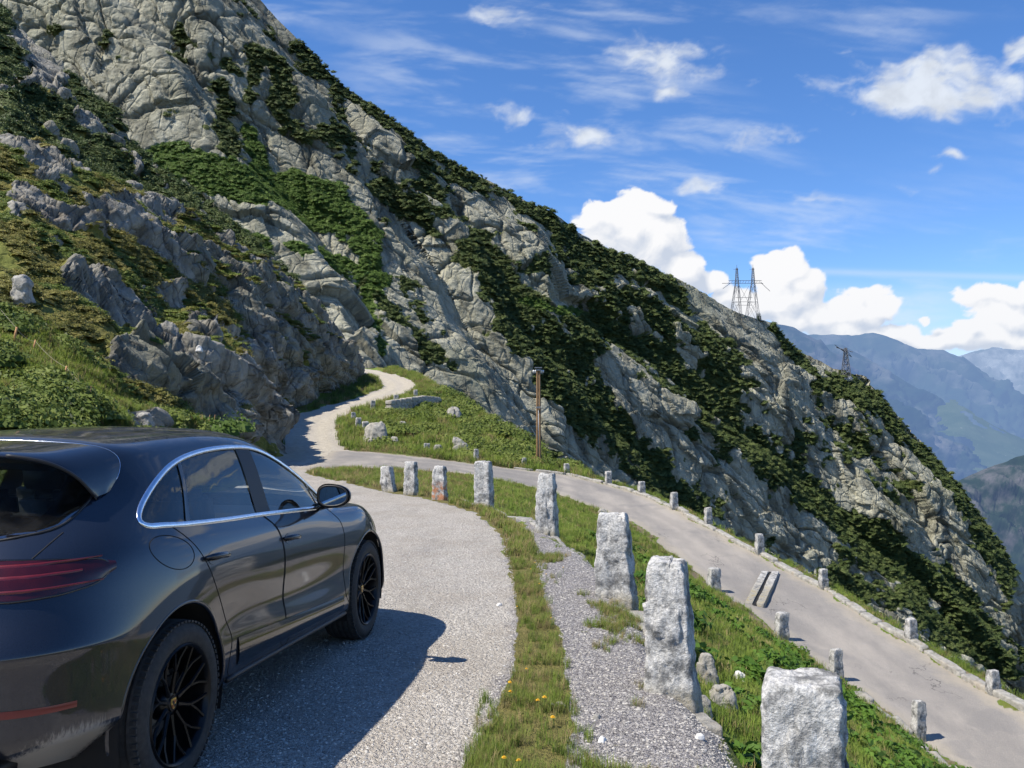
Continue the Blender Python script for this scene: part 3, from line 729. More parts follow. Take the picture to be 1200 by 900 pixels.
# grass slope inside the bend
for x, y, z in [(1.6, 8, -.45), (2.1, 8, -.75), (2.6, 10, -1.15), (3.85, 10, -1.95), (6.0, 10, -3.6), (1.7, 5, -.6), (3, 5, -1.6), (6.5, 5, -4.0), (2, 0, -.9), (6, 0, -3.9), (1.5, 13, -.45), (3.4, 13, -1.5), (5.6, 13, -3.0),
                (.4, 17, -.3), (2.2, 18, -1.0), (4.6, 18, -2.4), (-.6, 21.5, -.25), (1.6, 24, -1.0), (3.6, 24, -2.0), (-2.6, 25.5, -.12), (0, 29, -.75), (2.6, 29, -1.6), (-4.6, 29.5, -.06), (-2, 32.5, -.45), (1, 34, -1.15)]: ctl.append((x, y, z))
# mound between track and lower road
for x, y, z in [(-6.9, 46, .35), (-4.8, 50, 1.0), (-7.5, 50, 1.25), (-8.6, 54, 1.9), (-5, 56, 2.0), (-3, 52, 1.15), (-2, 47, .2), (.4, 47, -.25), (-1, 51, .75), (1.2, 48.6, -.35), (-7.4, 58, 2.75), (-5, 62, 3.0), (-6.2, 65, 3.75), (-2.6, 58, 2.1), (-7, 70, 4.45), (-7.6, 76, 5.3), (-9.2, 82, 6.0), (3.0, 45.6, -.85), (-12, 92, 7.2)]: ctl.append((x, y, z))
# foot of the hillside on the left
for x, y, z in [(-7, 0, .3), (-9, 0, 1.2), (-7, 8, .35), (-9, 9, 1.4), (-7.6, 15, .6), (-9.4, 15, 1.7), (-7.4, 22, .35), (-8.7, 22, .9), (-9.4, 26, .5), (-11, 33, .6), (-12, 37, .7), (-14, 45, 1.2), (-15, 52, 2.0), (-14.5, 58, 2.7), (-13.6, 63, 3.4), (-13.5, 70, 4.6), (-13, 8, 3.5), (-14, 20, 4), (-16, 35, 3), (-20, 60, 5), (-20, 90, 8.2), (-24, 30, 6), (-26, 5, 8), (-13, 75, 5.4)]: ctl.append((x, y, z))
ctl = np.array(ctl, float)
def tps_fit(pts, lam=.02):
    n = len(pts); d = np.linalg.norm(pts[:, None, :2]-pts[None, :, :2], axis=-1)
    K = d; K = K+lam*np.eye(n)*-1     # biharmonic-like |r| kernel: no overshoot between the surveyed points
    A = np.zeros((n+3, n+3)); A[:n, :n] = K; A[:n, n] = 1; A[:n, n+1:] = pts[:, :2]; A[n, :n] = 1; A[n+1:, :n] = pts[:, :2].T
    return np.linalg.solve(A, np.r_[pts[:, 2], 0, 0, 0])
TW = tps_fit(ctl)
def height(x, y, rough=True):
    x = np.asarray(x, float); y = np.asarray(y, float); sh = x.shape; x = x.ravel(); y = y.ravel()
    z = TW[len(ctl)]+TW[len(ctl)+1]*x+TW[len(ctl)+2]*y
    for i in range(len(ctl)):
        z += TW[i]*np.sqrt((x-ctl[i, 0])**2+(y-ctl[i, 1])**2+.09)
    e = side_of(x, y, EDGE); ins = np.clip(-e, 0, 5)
    plat = sstep(-.05, .25, -e)*sstep(-6.2, -5.2, x-.0*y)*sstep(27, 18, y)
    z = z*(1-plat)
    z = np.where((e > 0) & (y < 22), z-.22*sstep(0, .3, e)*sstep(22, 16, y)*sstep(1.5, .5, e), z)
    c = side_of(x, y, CREST[::-1]); c = -c
    out = np.clip(c, 0, 60)
    z = z-np.where(out > 0, .9*out+.5*np.minimum(out, 1)**1+.035*out**2, 0)
    if rough:
        P = np.stack([x, y, 0*x], 1)
        fl = np.clip(1-np.minimum(np.abs(side_of(x, y, EDGE)), 1)*0, 0, 1)
        z = z+.012*fbm(P*1.3, 3, 101)+.004*fbm(P*6, 2, 102)
        hm = gmask(x, y); z = z+hm*(.05*fbm(P*.8, 3, 103)+.05*fbm(P*2.7, 3, 104))+hm*sstep(43, 47, y)*.30*fbm(P*.45, 3, 105)
    return z.reshape(sh)
ROADPOLY = NEAR_EDGE+FAR_EDGE[::-1]
def edge_wob(x, y, s, a, seed):
    return a*fbm(np.stack([x*s, y*s, 0*x], 1), 3, seed)
def road_sd(x, y): return poly_sd(x, y, ROADPOLY)
def track_d(x, y): return poly_sd(x, y, TRACK_C, False)
PLATPOLY = [(-5.6, -6), (-5.6, 6), (-5.8, 16), (-6.6, 22), (-8.2, 27), (-10.2, 33), (-11.0, 38), (-9.5, 42.5), (-7.4, 42), (-6.4, 34), (-7.2, 30.6), (-6.4, 28.2), (-5.3, 26.2), (-2.95, 21.0), (-1.95, 19.5), (-.7, 16.4), (-.2, 13.4), (-.1, 11.8), (.02, 9), (.02, 7.4), (-.03, 6), (-.1, 5.2), (-.22, 4.4), (-.35, 3), (-.5, -6)]
def gmask(x, y):
    """1 where grass and soil, 0 on gravel, road and track"""
    r = sstep(-.3, .3, road_sd(x, y)); t = sstep(1.7, 1.2, track_d(x, y)); e = side_of(x, y, EDGE)
    p = sstep(-.1, .1, -e)*(x > -5.9)*(y < 24)
    return (1-r)*(1-t)*(1-p)

nr, nc = 760, 760
yy = np.geomspace(3.0, 108, nr)-6+2.0
yy = np.linspace(0, 1, nr)**1.9*101-5
xx = np.concatenate([np.linspace(-1, 1, nc)])[None, :]*(.60*(yy[:, None]+9))+.10*(yy[:, None]+4)*.3
YY = yy[:, None].repeat(nc, 1); XX = xx
x, y = XX.ravel(), YY.ravel()
Z = height(x, y)
P = np.stack([x, y, Z], 1)
rsd = road_sd(x, y)+edge_wob(x, y, 1.5, .22, 110); tsd = 1.45-track_d(x, y)+edge_wob(x, y, 1.2, .3, 111)+.35*sstep(50, 42, y)
psd = poly_sd(x, y, PLATPOLY)+edge_wob(x, y, 2.2, .10, 112)+edge_wob(x, y, 7, .06, 118); esd = -side_of(x, y, EDGE)+edge_wob(x, y, 3, .05, 113)
gravel = sstep(-.05, .07, psd)
grey = sstep(-.03, .06, esd)*(y < 21)*(x > -4)*(1-gravel)         # darker gravel verge between the grass strip and the stones
strip = np.clip(1-np.abs(x-np.interp(y, [3, 4.4, 5.2, 6, 7.4, 9, 11.8, 13.4, 16.4, 19.5, 21], [.12, .05, .12, .2, .2, .17, .1, .05, -.45, -1.7, -2.7]))/np.interp(y, [3, 4.4, 5.5, 8, 12, 16, 20], [.55, .36, .26, .2, .28, .35, .4]), 0, 1)
strip = strip+.35*fbm(P*np.array([2.2, 2.2, 0]), 4, 114)
stripm = sstep(.12, .40, strip)*(psd < .12)*(esd > -.2)*(y < 22)
tuft = sstep(.25, .5, fbm(P*np.array([1.6, 1.6, 0]), 4, 115))*grey*.8
asph = sstep(-.03, .05, rsd); trk = sstep(-.05, .25, tsd)*(1-asph)
rut = np.exp(-((track_d(x, y)-.62)/.30)**2)
grass = np.clip(1-gravel-grey-asph-trk*.95, 0, 1); grass = np.maximum(grass, np.maximum(stripm, tuft))
dirt = sstep(.55, .9, np.exp(-((rsd+.25)/.3)**2)+.4*fbm(P*np.array([1.2, 1.2, 0]), 3, 116))*(1-asph)*grass
lushg = np.clip(.62-.45*stripm+.5*fbm(P*np.array([.5, .5, 0]), 3, 117)-.25*(y > 20)*sstep(2, 0, np.abs(esd)), 0, 1)
W3 = np.stack([grass, asph, np.clip(gravel+trk, 0, 1)], 1); W4 = np.stack([dirt, lushg, trk*(.45+.55*rut)], 1); rdw = np.clip(rsd, 0, 4)
mg, nt, b = new_mat('ground'); p = pos(nt)
sepA = nt.nodes.new('ShaderNodeSeparateColor'); nt.links.new(attr(nt, 'w1', 'Color'), sepA.inputs[0])
sepB = nt.nodes.new('ShaderNodeSeparateColor'); nt.links.new(attr(nt, 'w2', 'Color'), sepB.inputs[0])
gA, aA, vA = sepA.outputs; dA, lA, tA = sepB.outputs
nf = nz(nt, p, 9, 6, .7); nm_ = nz(nt, p, 1.1, 5, .6)
# stones: cells in three sizes with their own tone
cs = vor(nt, p, 46, out='Color'); cd = vor(nt, p, 46); cs2 = vor(nt, p, 120, out='Color'); cd2 = vor(nt, p, 120)
s1 = nt.nodes.new('ShaderNodeSeparateColor'); nt.links.new(cs, s1.inputs[0]); s2 = nt.nodes.new('ShaderNodeSeparateColor'); nt.links.new(cs2, s2.inputs[0])
gv = mth(nt, 'ADD', mth(nt, 'MULTIPLY', s1.outputs[0], .5), mth(nt, 'MULTIPLY', s2.outputs[1], .5))
lightg = ramp(nt, gv, [(.1, (.26, .238, .208)), (.5, (.455, .42, .37)), (.9, (.64, .60, .54))])
lightg = mixc(nt, mapr(nt, nm_, .38, .66, 0, .6), lightg, (.36, .315, .26)); lightg = mixc(nt, mapr(nt, nz(nt, pos(nt, (1.6, .35, 1)), .9, 5, .65), .50, .68, 0, .5), lightg, (.27, .25, .225))
greyg = ramp(nt, gv, [(.1, (.13, .12, .12)), (.5, (.25, .235, .23)), (.9, (.42, .40, .39))])
gravc = mixc(nt, vA, greyg, lightg)
trc = ramp(nt, nz(nt, p, 4, 6, .7), [(.3, (.40, .355, .28)), (.7, (.55, .50, .41))])
gravc = mixc(nt, mapr(nt, tA, .15, .8), gravc, trc)
asc = mixc(nt, mapr(nt, nz(nt, p, 2.6, 7, .7), .35, .65, .0, .45), ramp(nt, nz(nt, p, 40, 6, .75), [(.3, (.20, .185, .168)), (.7, (.30, .278, .25))]), (.185, .175, .163))
asc = mixc(nt, mapr(nt, nz(nt, pos(nt, (1, .25, 1)), .55, 5, .6), .42, .64, 0, .7, True), asc, (.36, .325, .28))
rd = attr(nt, 'rd')
def lane(c0): return mapr(nt, mth(nt, 'ABSOLUTE', mth(nt, 'SUBTRACT', mth(nt, 'ADD', rd, mth(nt, 'MULTIPLY', mth(nt, 'SUBTRACT', nm_, .5), .5)), c0)), .42, .05, 0, 1, True)
asc = mixc(nt, mth(nt, 'MULTIPLY', mth(nt, 'MAXIMUM', lane(1.0), lane(2.3)), .30), asc, (.17, .16, .152))
crk = mth(nt, 'ABSOLUTE', mth(nt, 'SUBTRACT', nz(nt, pos(nt, (1, .45, 1)), 1.3, 5, .6), .5))
asc = mixc(nt, mth(nt, 'MULTIPLY', mapr(nt, crk, .010, .002), mapr(nt, nz(nt, p, .35, 3), .57, .66)), asc, (.09, .085, .08))
asc = mixc(nt, mapr(nt, nz(nt, p, .42, 3, .5), .60, .62, 0, .30), asc, (.16, .155, .152))
asc = mixc(nt, mth(nt, 'MULTIPLY', mapr(nt, mth(nt, 'ADD', rd, mth(nt, 'MULTIPLY', nf, .5)), .75, .35), .6), asc, (.36, .315, .24))
soil = ramp(nt, nf, [(.3, (.16, .125, .075)), (.55, (.24, .19, .12)), (.75, (.30, .27, .20))])
gr1 = ramp(nt, nz(nt, p, 5, 6, .75), [(.25, (.085, .135, .018)), (.5, (.14, .20, .03)), (.75, (.21, .25, .055))])
gr2 = ramp(nt, nz(nt, p, 6, 6, .75), [(.25, (.09, .09, .024)), (.5, (.16, .145, .045)), (.75, (.25, .205, .085))])
grc = mixc(nt, mapr(nt, mth(nt, 'ADD', lA, mth(nt, 'MULTIPLY', mth(nt, 'SUBTRACT', nm_, .5), .9)), .35, .65), gr2, gr1)
grc = mixc(nt, mapr(nt, mth(nt, 'ADD', dA, mth(nt, 'MULTIPLY', mth(nt, 'SUBTRACT', nf, .5), .8)), .35, .6), grc, soil)
def thr(v, a=.6): return mapr(nt, mth(nt, 'ADD', v, mth(nt, 'MULTIPLY', mth(nt, 'SUBTRACT', nf, .5), a)), .4, .6, 0, 1, True)
col = mixc(nt, thr(gA), gravc, grc); col = mixc(nt, thr(aA, .25), col, asc)
nt.links.new(col, b.inputs['Base Color']); b.inputs['Roughness'].default_value = .92; b.inputs['Specular IOR Level'].default_value = .2
notas = mth(nt, 'SUBTRACT', 1., mth(nt, 'MULTIPLY', aA, .8))
hgt = mth(nt, 'MULTIPLY', mth(nt, 'ADD', mth(nt, 'MULTIPLY', mth(nt, 'SUBTRACT', 1., cd), .6), mth(nt, 'MULTIPLY', mth(nt, 'SUBTRACT', 1., cd2), .35)), notas)
b1 = bump(nt, None, hgt, .034, 1.); bump(nt, b, mth(nt, 'MULTIPLY', nf, 1.), .03, .6, b1)
F = grid_faces(nr, nc)
fx, fy = x[F].mean(1), y[F].mean(1)
isroad = rsd[F].mean(1) > 0; istrk = (tsd[F].mean(1) > .05) & ~isroad; isplat = ((psd[F].mean(1) > 0) | (esd[F].mean(1) > 0) & (fy < 22) & (fx > -4.5)) & ~isroad & ~istrk
rest = ~(isroad | istrk | isplat)
for nm0, mk, lb in (('road', isroad, 'narrow grey asphalt road dropping to the right beyond the granite posts'), ('gravel_track', istrk, 'pale gravel track winding uphill around the rock outcrop'),
                    ('gravel_pullout', isplat, 'pale gravel pullout where the dark car is parked'), ('ground', rest, 'grassy ground with verges and slope between the roads')):
    V2, F2, A2 = sub_mesh(P, F, mk, {'w1': W3, 'w2': W4, 'rd': rdw})
    tag(link(nm0, mesh_np(nm0, V2, F2, mg, True, A2)), lb, kind='structure')

# ================================================================== rocky hillside on the left: a net of surveyed points, then relief
def net_sheet(name, net, nr, nc, rockpolys, label, bulge, seed, flip=False, veg0=.66, lushp=None, steps=0.):
    """net rows bottom to top, each a list of (px, py, distance)"""
    A = np.array(net, float); W = at(A[..., 0], A[..., 1], A[..., 2])
    G = crom(W, nr); G = np.swapaxes(crom(np.swapaxes(G, 0, 1), nc), 0, 1)
    X1 = crom(A[..., :2], nr); X1 = np.swapaxes(crom(np.swapaxes(X1, 0, 1), nc), 0, 1)
    n = grid_normals(G).reshape(-1, 3)
    if n[:, 2].mean() < 0: n = -n
    P = G.reshape(-1, 3); x1, y1 = X1[..., 0].ravel(), X1[..., 1].ravel()
    wx = x1+9*fbm(P/2.0, 4, seed); wy = y1+7*fbm(P/2.0+50, 4, seed+1)
    rk = np.full(len(P), -9.0)
    for poly, s in rockpolys: rk = np.maximum(rk, np.minimum(poly_sd(wx, wy, poly)/9, 1.2)*s)
    rk = rk+.95*fbm(P/2.4, 4, seed+2)+.25*ridged(P/1.3, 3, seed+3)-veg0
    hh_ = (P[:, 2]+.40*P[:, 0]+.25*P[:, 1])/2.3+.35*fbm(P/4.5, 3, seed+20); sq = hh_-np.floor(hh_)
    stair = np.where(sq < .38, sq/.38, (1-sq)/.62)                       # ledges: a steep riser, then a turfed tread
    hh2 = (P[:, 2]+.40*P[:, 0]+.25*P[:, 1])/.8+.4*fbm(P/1.8, 3, seed+21); sq2 = hh2-np.floor(hh2)
    rk = rk+steps*(.85*np.cos(2*PI*(sq-.2)))
    rm = sstep(-.25, .35, rk)
    ax = np.array([.55, .35, -.55]); ax /= np.linalg.norm(ax); al = P@ax; Q = P-np.outer(al*.45, ax)
    f0 = fbm(P/5.5, 3, seed+4); k1, g1 = facet(Q/2.6, seed+6, .35); k2, g2 = facet(Q/1.05, seed+8); k3, g3 = facet(P/.45, seed+7)
    fr = fbm(Q/1.1, 5, seed+9, gain=.55)
    rockd = bulge*(.40+.85*k1+.42*k2+.16*k3-.30*np.exp(-(g1/.06)**2)-.14*np.exp(-(g2/.07)**2)+.16*fr)
    softd = .22*fbm(P/1.7, 4, seed+11)+.10*fbm(P/.5, 3, seed+12)
    P2 = P+n*(.5*f0+rm*rockd+(1-rm)*softd+steps*(.85*(.25+.75*rm)*(stair-.5)+rm*.16*(np.where(sq2 < .3, sq2/.3, (1-sq2)/.7)-.5)))[:, None]
    lu = np.clip(.25+.4*fbm(P/3.5, 3, seed+13), 0, 1)
    if lushp is not None: lu = np.maximum(lu, sstep(-14, 12, poly_sd(x1, y1, lushp)+10*fbm(P/2, 3, seed+14)))
    vg = np.clip((1-rm)*1.0+.35*(fbm(P/.9, 3, seed+15))*rm*(n[:, 2] > .5), 0, 1)
    F = grid_faces(nr, nc)
    o = link(name, mesh_np(name, P2, F, M_ROCK2, True, {'veg': vg, 'lush': lu})); tag(o, label, kind='structure')
    ar = np.linalg.norm(np.cross(np.gradient(P2.reshape(nr, nc, 3), axis=1), np.gradient(P2.reshape(nr, nc, 3), axis=0)), axis=-1).ravel()
    return P2, n, rm, lu, ar, x1, y1
ROCKA = [([(5, 212), (40, 218), (80, 225), (100, 238), (140, 225), (180, 240), (230, 252), (262, 270), (300, 288), (350, 335), (385, 372), (370, 402), (330, 352), (290, 347), (240, 337), (215, 332), (190, 312), (150, 292), (135, 282), (100, 272), (60, 264), (10, 252)], 1.0),
         ([(60, 313), (100, 323), (140, 343), (165, 362), (205, 390), (195, 398), (150, 382), (110, 380), (80, 367), (68, 340)], 1.0),
         ([(128, 402), (190, 396), (250, 410), (300, 418), (345, 425), (350, 560), (300, 520), (262, 500), (235, 480), (210, 467), (170, 452), (128, 432)], 1.2),
         ([(280, 410), (360, 400), (365, 560), (310, 540), (275, 470)], 1.2),
         ([(150, 328), (200, 342), (218, 362), (175, 352)], .9), ([(12, 325), (30, 322), (40, 350), (16, 354)], .9), ([(-10, 160), (40, 176), (100, 200), (150, 215), (150, 222), (90, 210), (30, 188), (-10, 172)], .9),
         ([(190, 352), (240, 362), (285, 392), (280, 404), (225, 388)], .7), ([(280, 390), (330, 398), (350, 425), (300, 412)], .6), ([(150, 485), (190, 490), (190, 502), (155, 500)], .7), ([(60, 260), (85, 268), (82, 278), (62, 270)], .4)]
GRN = [(-200, 520), (-200, 392), (0, 378), (60, 388), (120, 420), (150, 455), (210, 480), (270, 510), (270, 560), (-200, 600)]
netA = [[(-260, 640, 12), (-100, 600, 12.5), (0, 575, 13.5), (100, 560, 16), (200, 545, 21), (270, 545, 27), (303, 548, 37), (331, 548, 40), (308, 548, 44)],
        [(-260, 520, 14), (-100, 510, 14), (0, 500, 15), (100, 495, 17.5), (200, 495, 22), (268, 505, 28), (301, 515, 37.4), (330, 505, 40), (306, 505, 44)],
        [(-260, 450, 17), (-100, 440, 17), (0, 440, 17), (100, 445, 19.5), (195, 470, 24), (262, 475, 31), (306, 468, 37.2), (322, 474, 40.2), (302, 470, 44.5)],
        [(-260, 380, 20), (-100, 385, 19.5), (0, 395, 19), (100, 405, 22), (190, 430, 26), (255, 425, 33), (290, 432, 37), (306, 442, 39.5), (294, 442, 46)],
        [(-260, 320, 24.0), (-100, 330, 24.0), (0, 345, 23.0), (95, 370, 25.5), (180, 395, 32.5), (246, 396, 38.6), (270, 408, 41.4), (278, 414, 43.7), (262, 414, 51.5)],
        [(-260, 240, 31.0), (-100, 260, 30.0), (0, 280, 28.0), (95, 310, 33.5), (180, 345, 40.8), (238, 358, 46.2), (262, 378, 49.2), (268, 394, 51.6), (254, 396, 62.4)],
        [(-260, 170, 38.0), (-100, 205, 36.0), (0, 228, 35.0), (95, 250, 40.0), (180, 282, 48.0), (230, 312, 52.2), (252, 338, 55.2), (260, 366, 57.6), (248, 372, 67.2)],
        [(-260, 110, 45.0), (-100, 145, 43.0), (0, 172, 42.5), (95, 204, 48.6), (180, 242, 57.6), (225, 268, 60.0), (244, 294, 62.4), (254, 335, 66.0), (244, 345, 72.0)],
        [(-260, 108, 50.0), (-100, 142, 48.0), (0, 170, 47.5), (95, 203, 54.0), (180, 243, 63.6), (225, 270, 66.0), (244, 296, 68.4), (254, 338, 72.0), (244, 348, 78.0)]]
PA, nA, rmA, luA, arA, xA, yA = net_sheet('rock_outcrop', netA, 560, 620, ROCKA, 'rocky heath covered hillside with pale granite outcrops left of the car', .62, 200, lushp=GRN, steps=1.)
ROCKB = [([(270, 330), (330, 330), (440, 370), (445, 480), (200, 500), (200, 400)], 1.0), ([(200, 240), (300, 290), (440, 380), (440, 400), (200, 400)], .5)]
netB = [[(225, 492, 44), (262, 492, 48.5), (300, 492, 52), (338, 482, 57), (366, 472, 62), (391, 466, 67), (412, 463, 71), (417, 464, 82)],
        [(225, 455, 44), (262, 455, 48.5), (300, 455, 52.5), (338, 448, 57.3), (366, 440, 62), (391, 444, 67), (413, 450, 71.5), (417, 450, 82)],
        [(225, 415, 45), (262, 415, 50), (300, 415, 53), (338, 408, 58), (366, 408, 62.5), (392, 415, 67.5), (414, 434, 72), (417, 438, 82)],
        [(222, 370, 47), (260, 374, 52.5), (300, 376, 55), (336, 376, 59.5), (362, 384, 63.5), (388, 398, 68.5), (411, 424, 72.5), (415, 430, 82)],
        [(215, 305, 52), (258, 318, 56), (298, 330, 59), (331, 342, 63.5), (358, 360, 66), (382, 382, 70.5), (405, 410, 74), (410, 418, 84)],
        [(205, 246, 58), (252, 273, 61.5), (296, 300, 65), (322, 322, 69), (348, 344, 72), (374, 372, 76), (400, 404, 79), (406, 416, 86)]]
PB, nB, rmB, luB, arB, xB, yB = net_sheet('rock_cliff', netB, 280, 360, ROCKB, 'dark upright rock face beside the winding gravel track', .8, 300, steps=.55)
# ================================================================== the parked car (metres: lateral, along from the rear bumper, up)
YAW = .1422; CAR_MID = 2.34
car_o = np.array([-2.437, 4.214]); fwd = np.array([math.sin(YAW), math.cos(YAW)])
cl = car_o+fwd*(CAR_MID-1.0)
car = empty('parked_car', (cl[0], cl[1], 0), -YAW, 'dark metallic grey SUV with black multi-spoke wheels parked on the gravel', 'car')
def L(lat, xl, z): return (lat, xl-CAR_MID, z)

# ---- materials
def paint_mat():
    m, nt, b = new_mat('dark grey metallic paint'); p = objc(nt)
    fl = vor(nt, p, 900, out='Color'); s = nt.nodes.new('ShaderNodeSeparateColor'); nt.links.new(fl, s.inputs[0])
    c = mixc(nt, s.outputs[0], (.006, .009, .016), (.012, .016, .028))
    xyz = nt.nodes.new('ShaderNodeSeparateXYZ'); nt.links.new(p, xyz.inputs[0])
    mp = nt.nodes.new('ShaderNodeMapping'); mp.inputs['Rotation'].default_value = (0, R(35), 0); mp.inputs['Scale'].default_value = (30, 30, 3.0); nt.links.new(p, mp.inputs['Vector'])
    streak = nz(nt, mp.outputs[0], 3.0, 6, .7)
    low = mth(nt, 'MULTIPLY', mapr(nt, xyz.outputs[2], .56, .40), mth(nt, 'MULTIPLY', mapr(nt, xyz.outputs[1], .62-CAR_MID, .45-CAR_MID), mapr(nt, xyz.outputs[1], .12-CAR_MID, .30-CAR_MID)))
    du = mapr(nt, mth(nt, 'ADD', mth(nt, 'MULTIPLY', low, .62), mth(nt, 'MULTIPLY', streak, .55)), .50, .72, 0, .6, True)
    # a light film of road dust, heavier low down and on the roof
    film = mth(nt, 'MULTIPLY', mapr(nt, nz(nt, p, 2.3, 6, .7), .42, .75), mth(nt, 'ADD', .008, mth(nt, 'MULTIPLY', mapr(nt, xyz.outputs[2], .60, .28), .08)))
    roofd = mth(nt, 'MULTIPLY', mapr(nt, xyz.outputs[2], 1.52, 1.58), mapr(nt, nz(nt, p, 7, 6, .75), .40, .70, .02, .22))
    d = mth(nt, 'MAXIMUM', du, mth(nt, 'MAXIMUM', film, roofd))
    c = mixc(nt, d, c, (.42, .39, .34))
    nt.links.new(c, b.inputs['Base Color'])
    nt.links.new(mth(nt, 'MULTIPLY', mth(nt, 'SUBTRACT', 1., d), .25), b.inputs['Metallic'])
    b.inputs['Roughness'].default_value = .38; b.inputs['Specular IOR Level'].default_value = .1
    nt.links.new(mth(nt, 'SUBTRACT', 1., mth(nt, 'MULTIPLY', d, 1.2), clamp=True), b.inputs['Coat Weight'])
    b.inputs['Coat IOR'].default_value = 1.60
    nt.links.new(mth(nt, 'ADD', .025, mth(nt, 'MULTIPLY', nz(nt, p, 5, 5, .7), .05)), b.inputs['Coat Roughness'])
    return m
C_PAINT = paint_mat()
def gloss(name, col, rough=.25, metal=0., coat=0., var=.1, scale=30): 
    m = simple(name, col, rough, metal, var, scale); bb = m.node_tree.nodes['Principled BSDF']; bb.inputs['Coat Weight'].default_value = coat; return m
C_BLACK = gloss('black trim plastic', (.012, .012, .013), .5); C_GLOSSBLK = gloss('gloss black trim', (.006, .006, .007), .12, 0, .6)
C_RUB = simple('tyre rubber', (.028, .027, .026), .82, 0, .35, 40, .002); C_RIM = gloss('satin black alloy', (.010, .010, .011), .32, .6)
C_CHROME = gloss('bright window trim', (.82, .85, .92), .2, 1.0); C_DARK = simple('dark lining', (.006, .006, .006), .9)
C_SEAT = simple('dark leather', (.022, .021, .020), .55, 0, .2, 60, .002); C_GREYIN = simple('grey headliner', (.16, .155, .145), .9)
C_GOLD = gloss('gold crest metal', (.62, .45, .13), .3, .9); C_RED = gloss('crest red enamel', (.35, .02, .02), .3); C_DISC = gloss('brake disc steel', (.32, .31, .30), .35, .9)
def glass_mat(name, tint, refl=1.0, base=.02):
    m, nt, b = new_mat(name); nt.nodes.remove(b)
    t = nt.nodes.new('ShaderNodeBsdfTransparent'); t.inputs[0].default_value = (*tint, 1)
    g = nt.nodes.new('ShaderNodeBsdfGlossy'); g.inputs['Roughness'].default_value = .015; g.inputs[0].default_value = (.95, .98, 1, 1)
    f = nt.nodes.new('ShaderNodeFresnel'); f.inputs[0].default_value = 1.52
    dn = nz(nt, objc(nt), 6, 5, .7); d = nt.nodes.new('ShaderNodeBsdfDiffuse'); d.inputs[0].default_value = (.5, .48, .44, 1)
    mx = nt.nodes.new('ShaderNodeMixShader'); nt.links.new(mth(nt, 'ADD', base, mth(nt, 'MULTIPLY', f.outputs[0], .9*refl), clamp=True), mx.inputs[0]); nt.links.new(t.outputs[0], mx.inputs[1]); nt.links.new(g.outputs[0], mx.inputs[2])
    m2 = nt.nodes.new('ShaderNodeMixShader'); nt.links.new(mapr(nt, dn, .45, .8, .005, .05), m2.inputs[0]); nt.links.new(mx.outputs[0], m2.inputs[1]); nt.links.new(d.outputs[0], m2.inputs[2])
    nt.links.new(m2.outputs[0], nt.nodes['Material Output'].inputs[0]); return m
C_GLASS = glass_mat('side glass', (.78, .84, .81)); C_GLASSR = glass_mat('rear glass', (.42, .46, .46), 1.6, .16); C_WIND = glass_mat('windscreen glass', (.72, .78, .74))
def lens_mat():
    m, nt, b = new_mat('dark red lamp lens'); n = nz(nt, objc(nt), 14, 4)
    nt.links.new(ramp(nt, n, [(.3, (.024, .002, .004)), (.7, (.042, .004, .006))]), b.inputs['Base Color']); b.inputs['Roughness'].default_value = .16; b.inputs['Coat Weight'].default_value = .15
    return m
C_LENS = lens_mat(); C_STRIP = gloss('red lamp strip', (.11, .008, .012), .3, 0, .2); C_REFL = gloss('red reflector', (.13, .004, .006), .3, 0, .3)

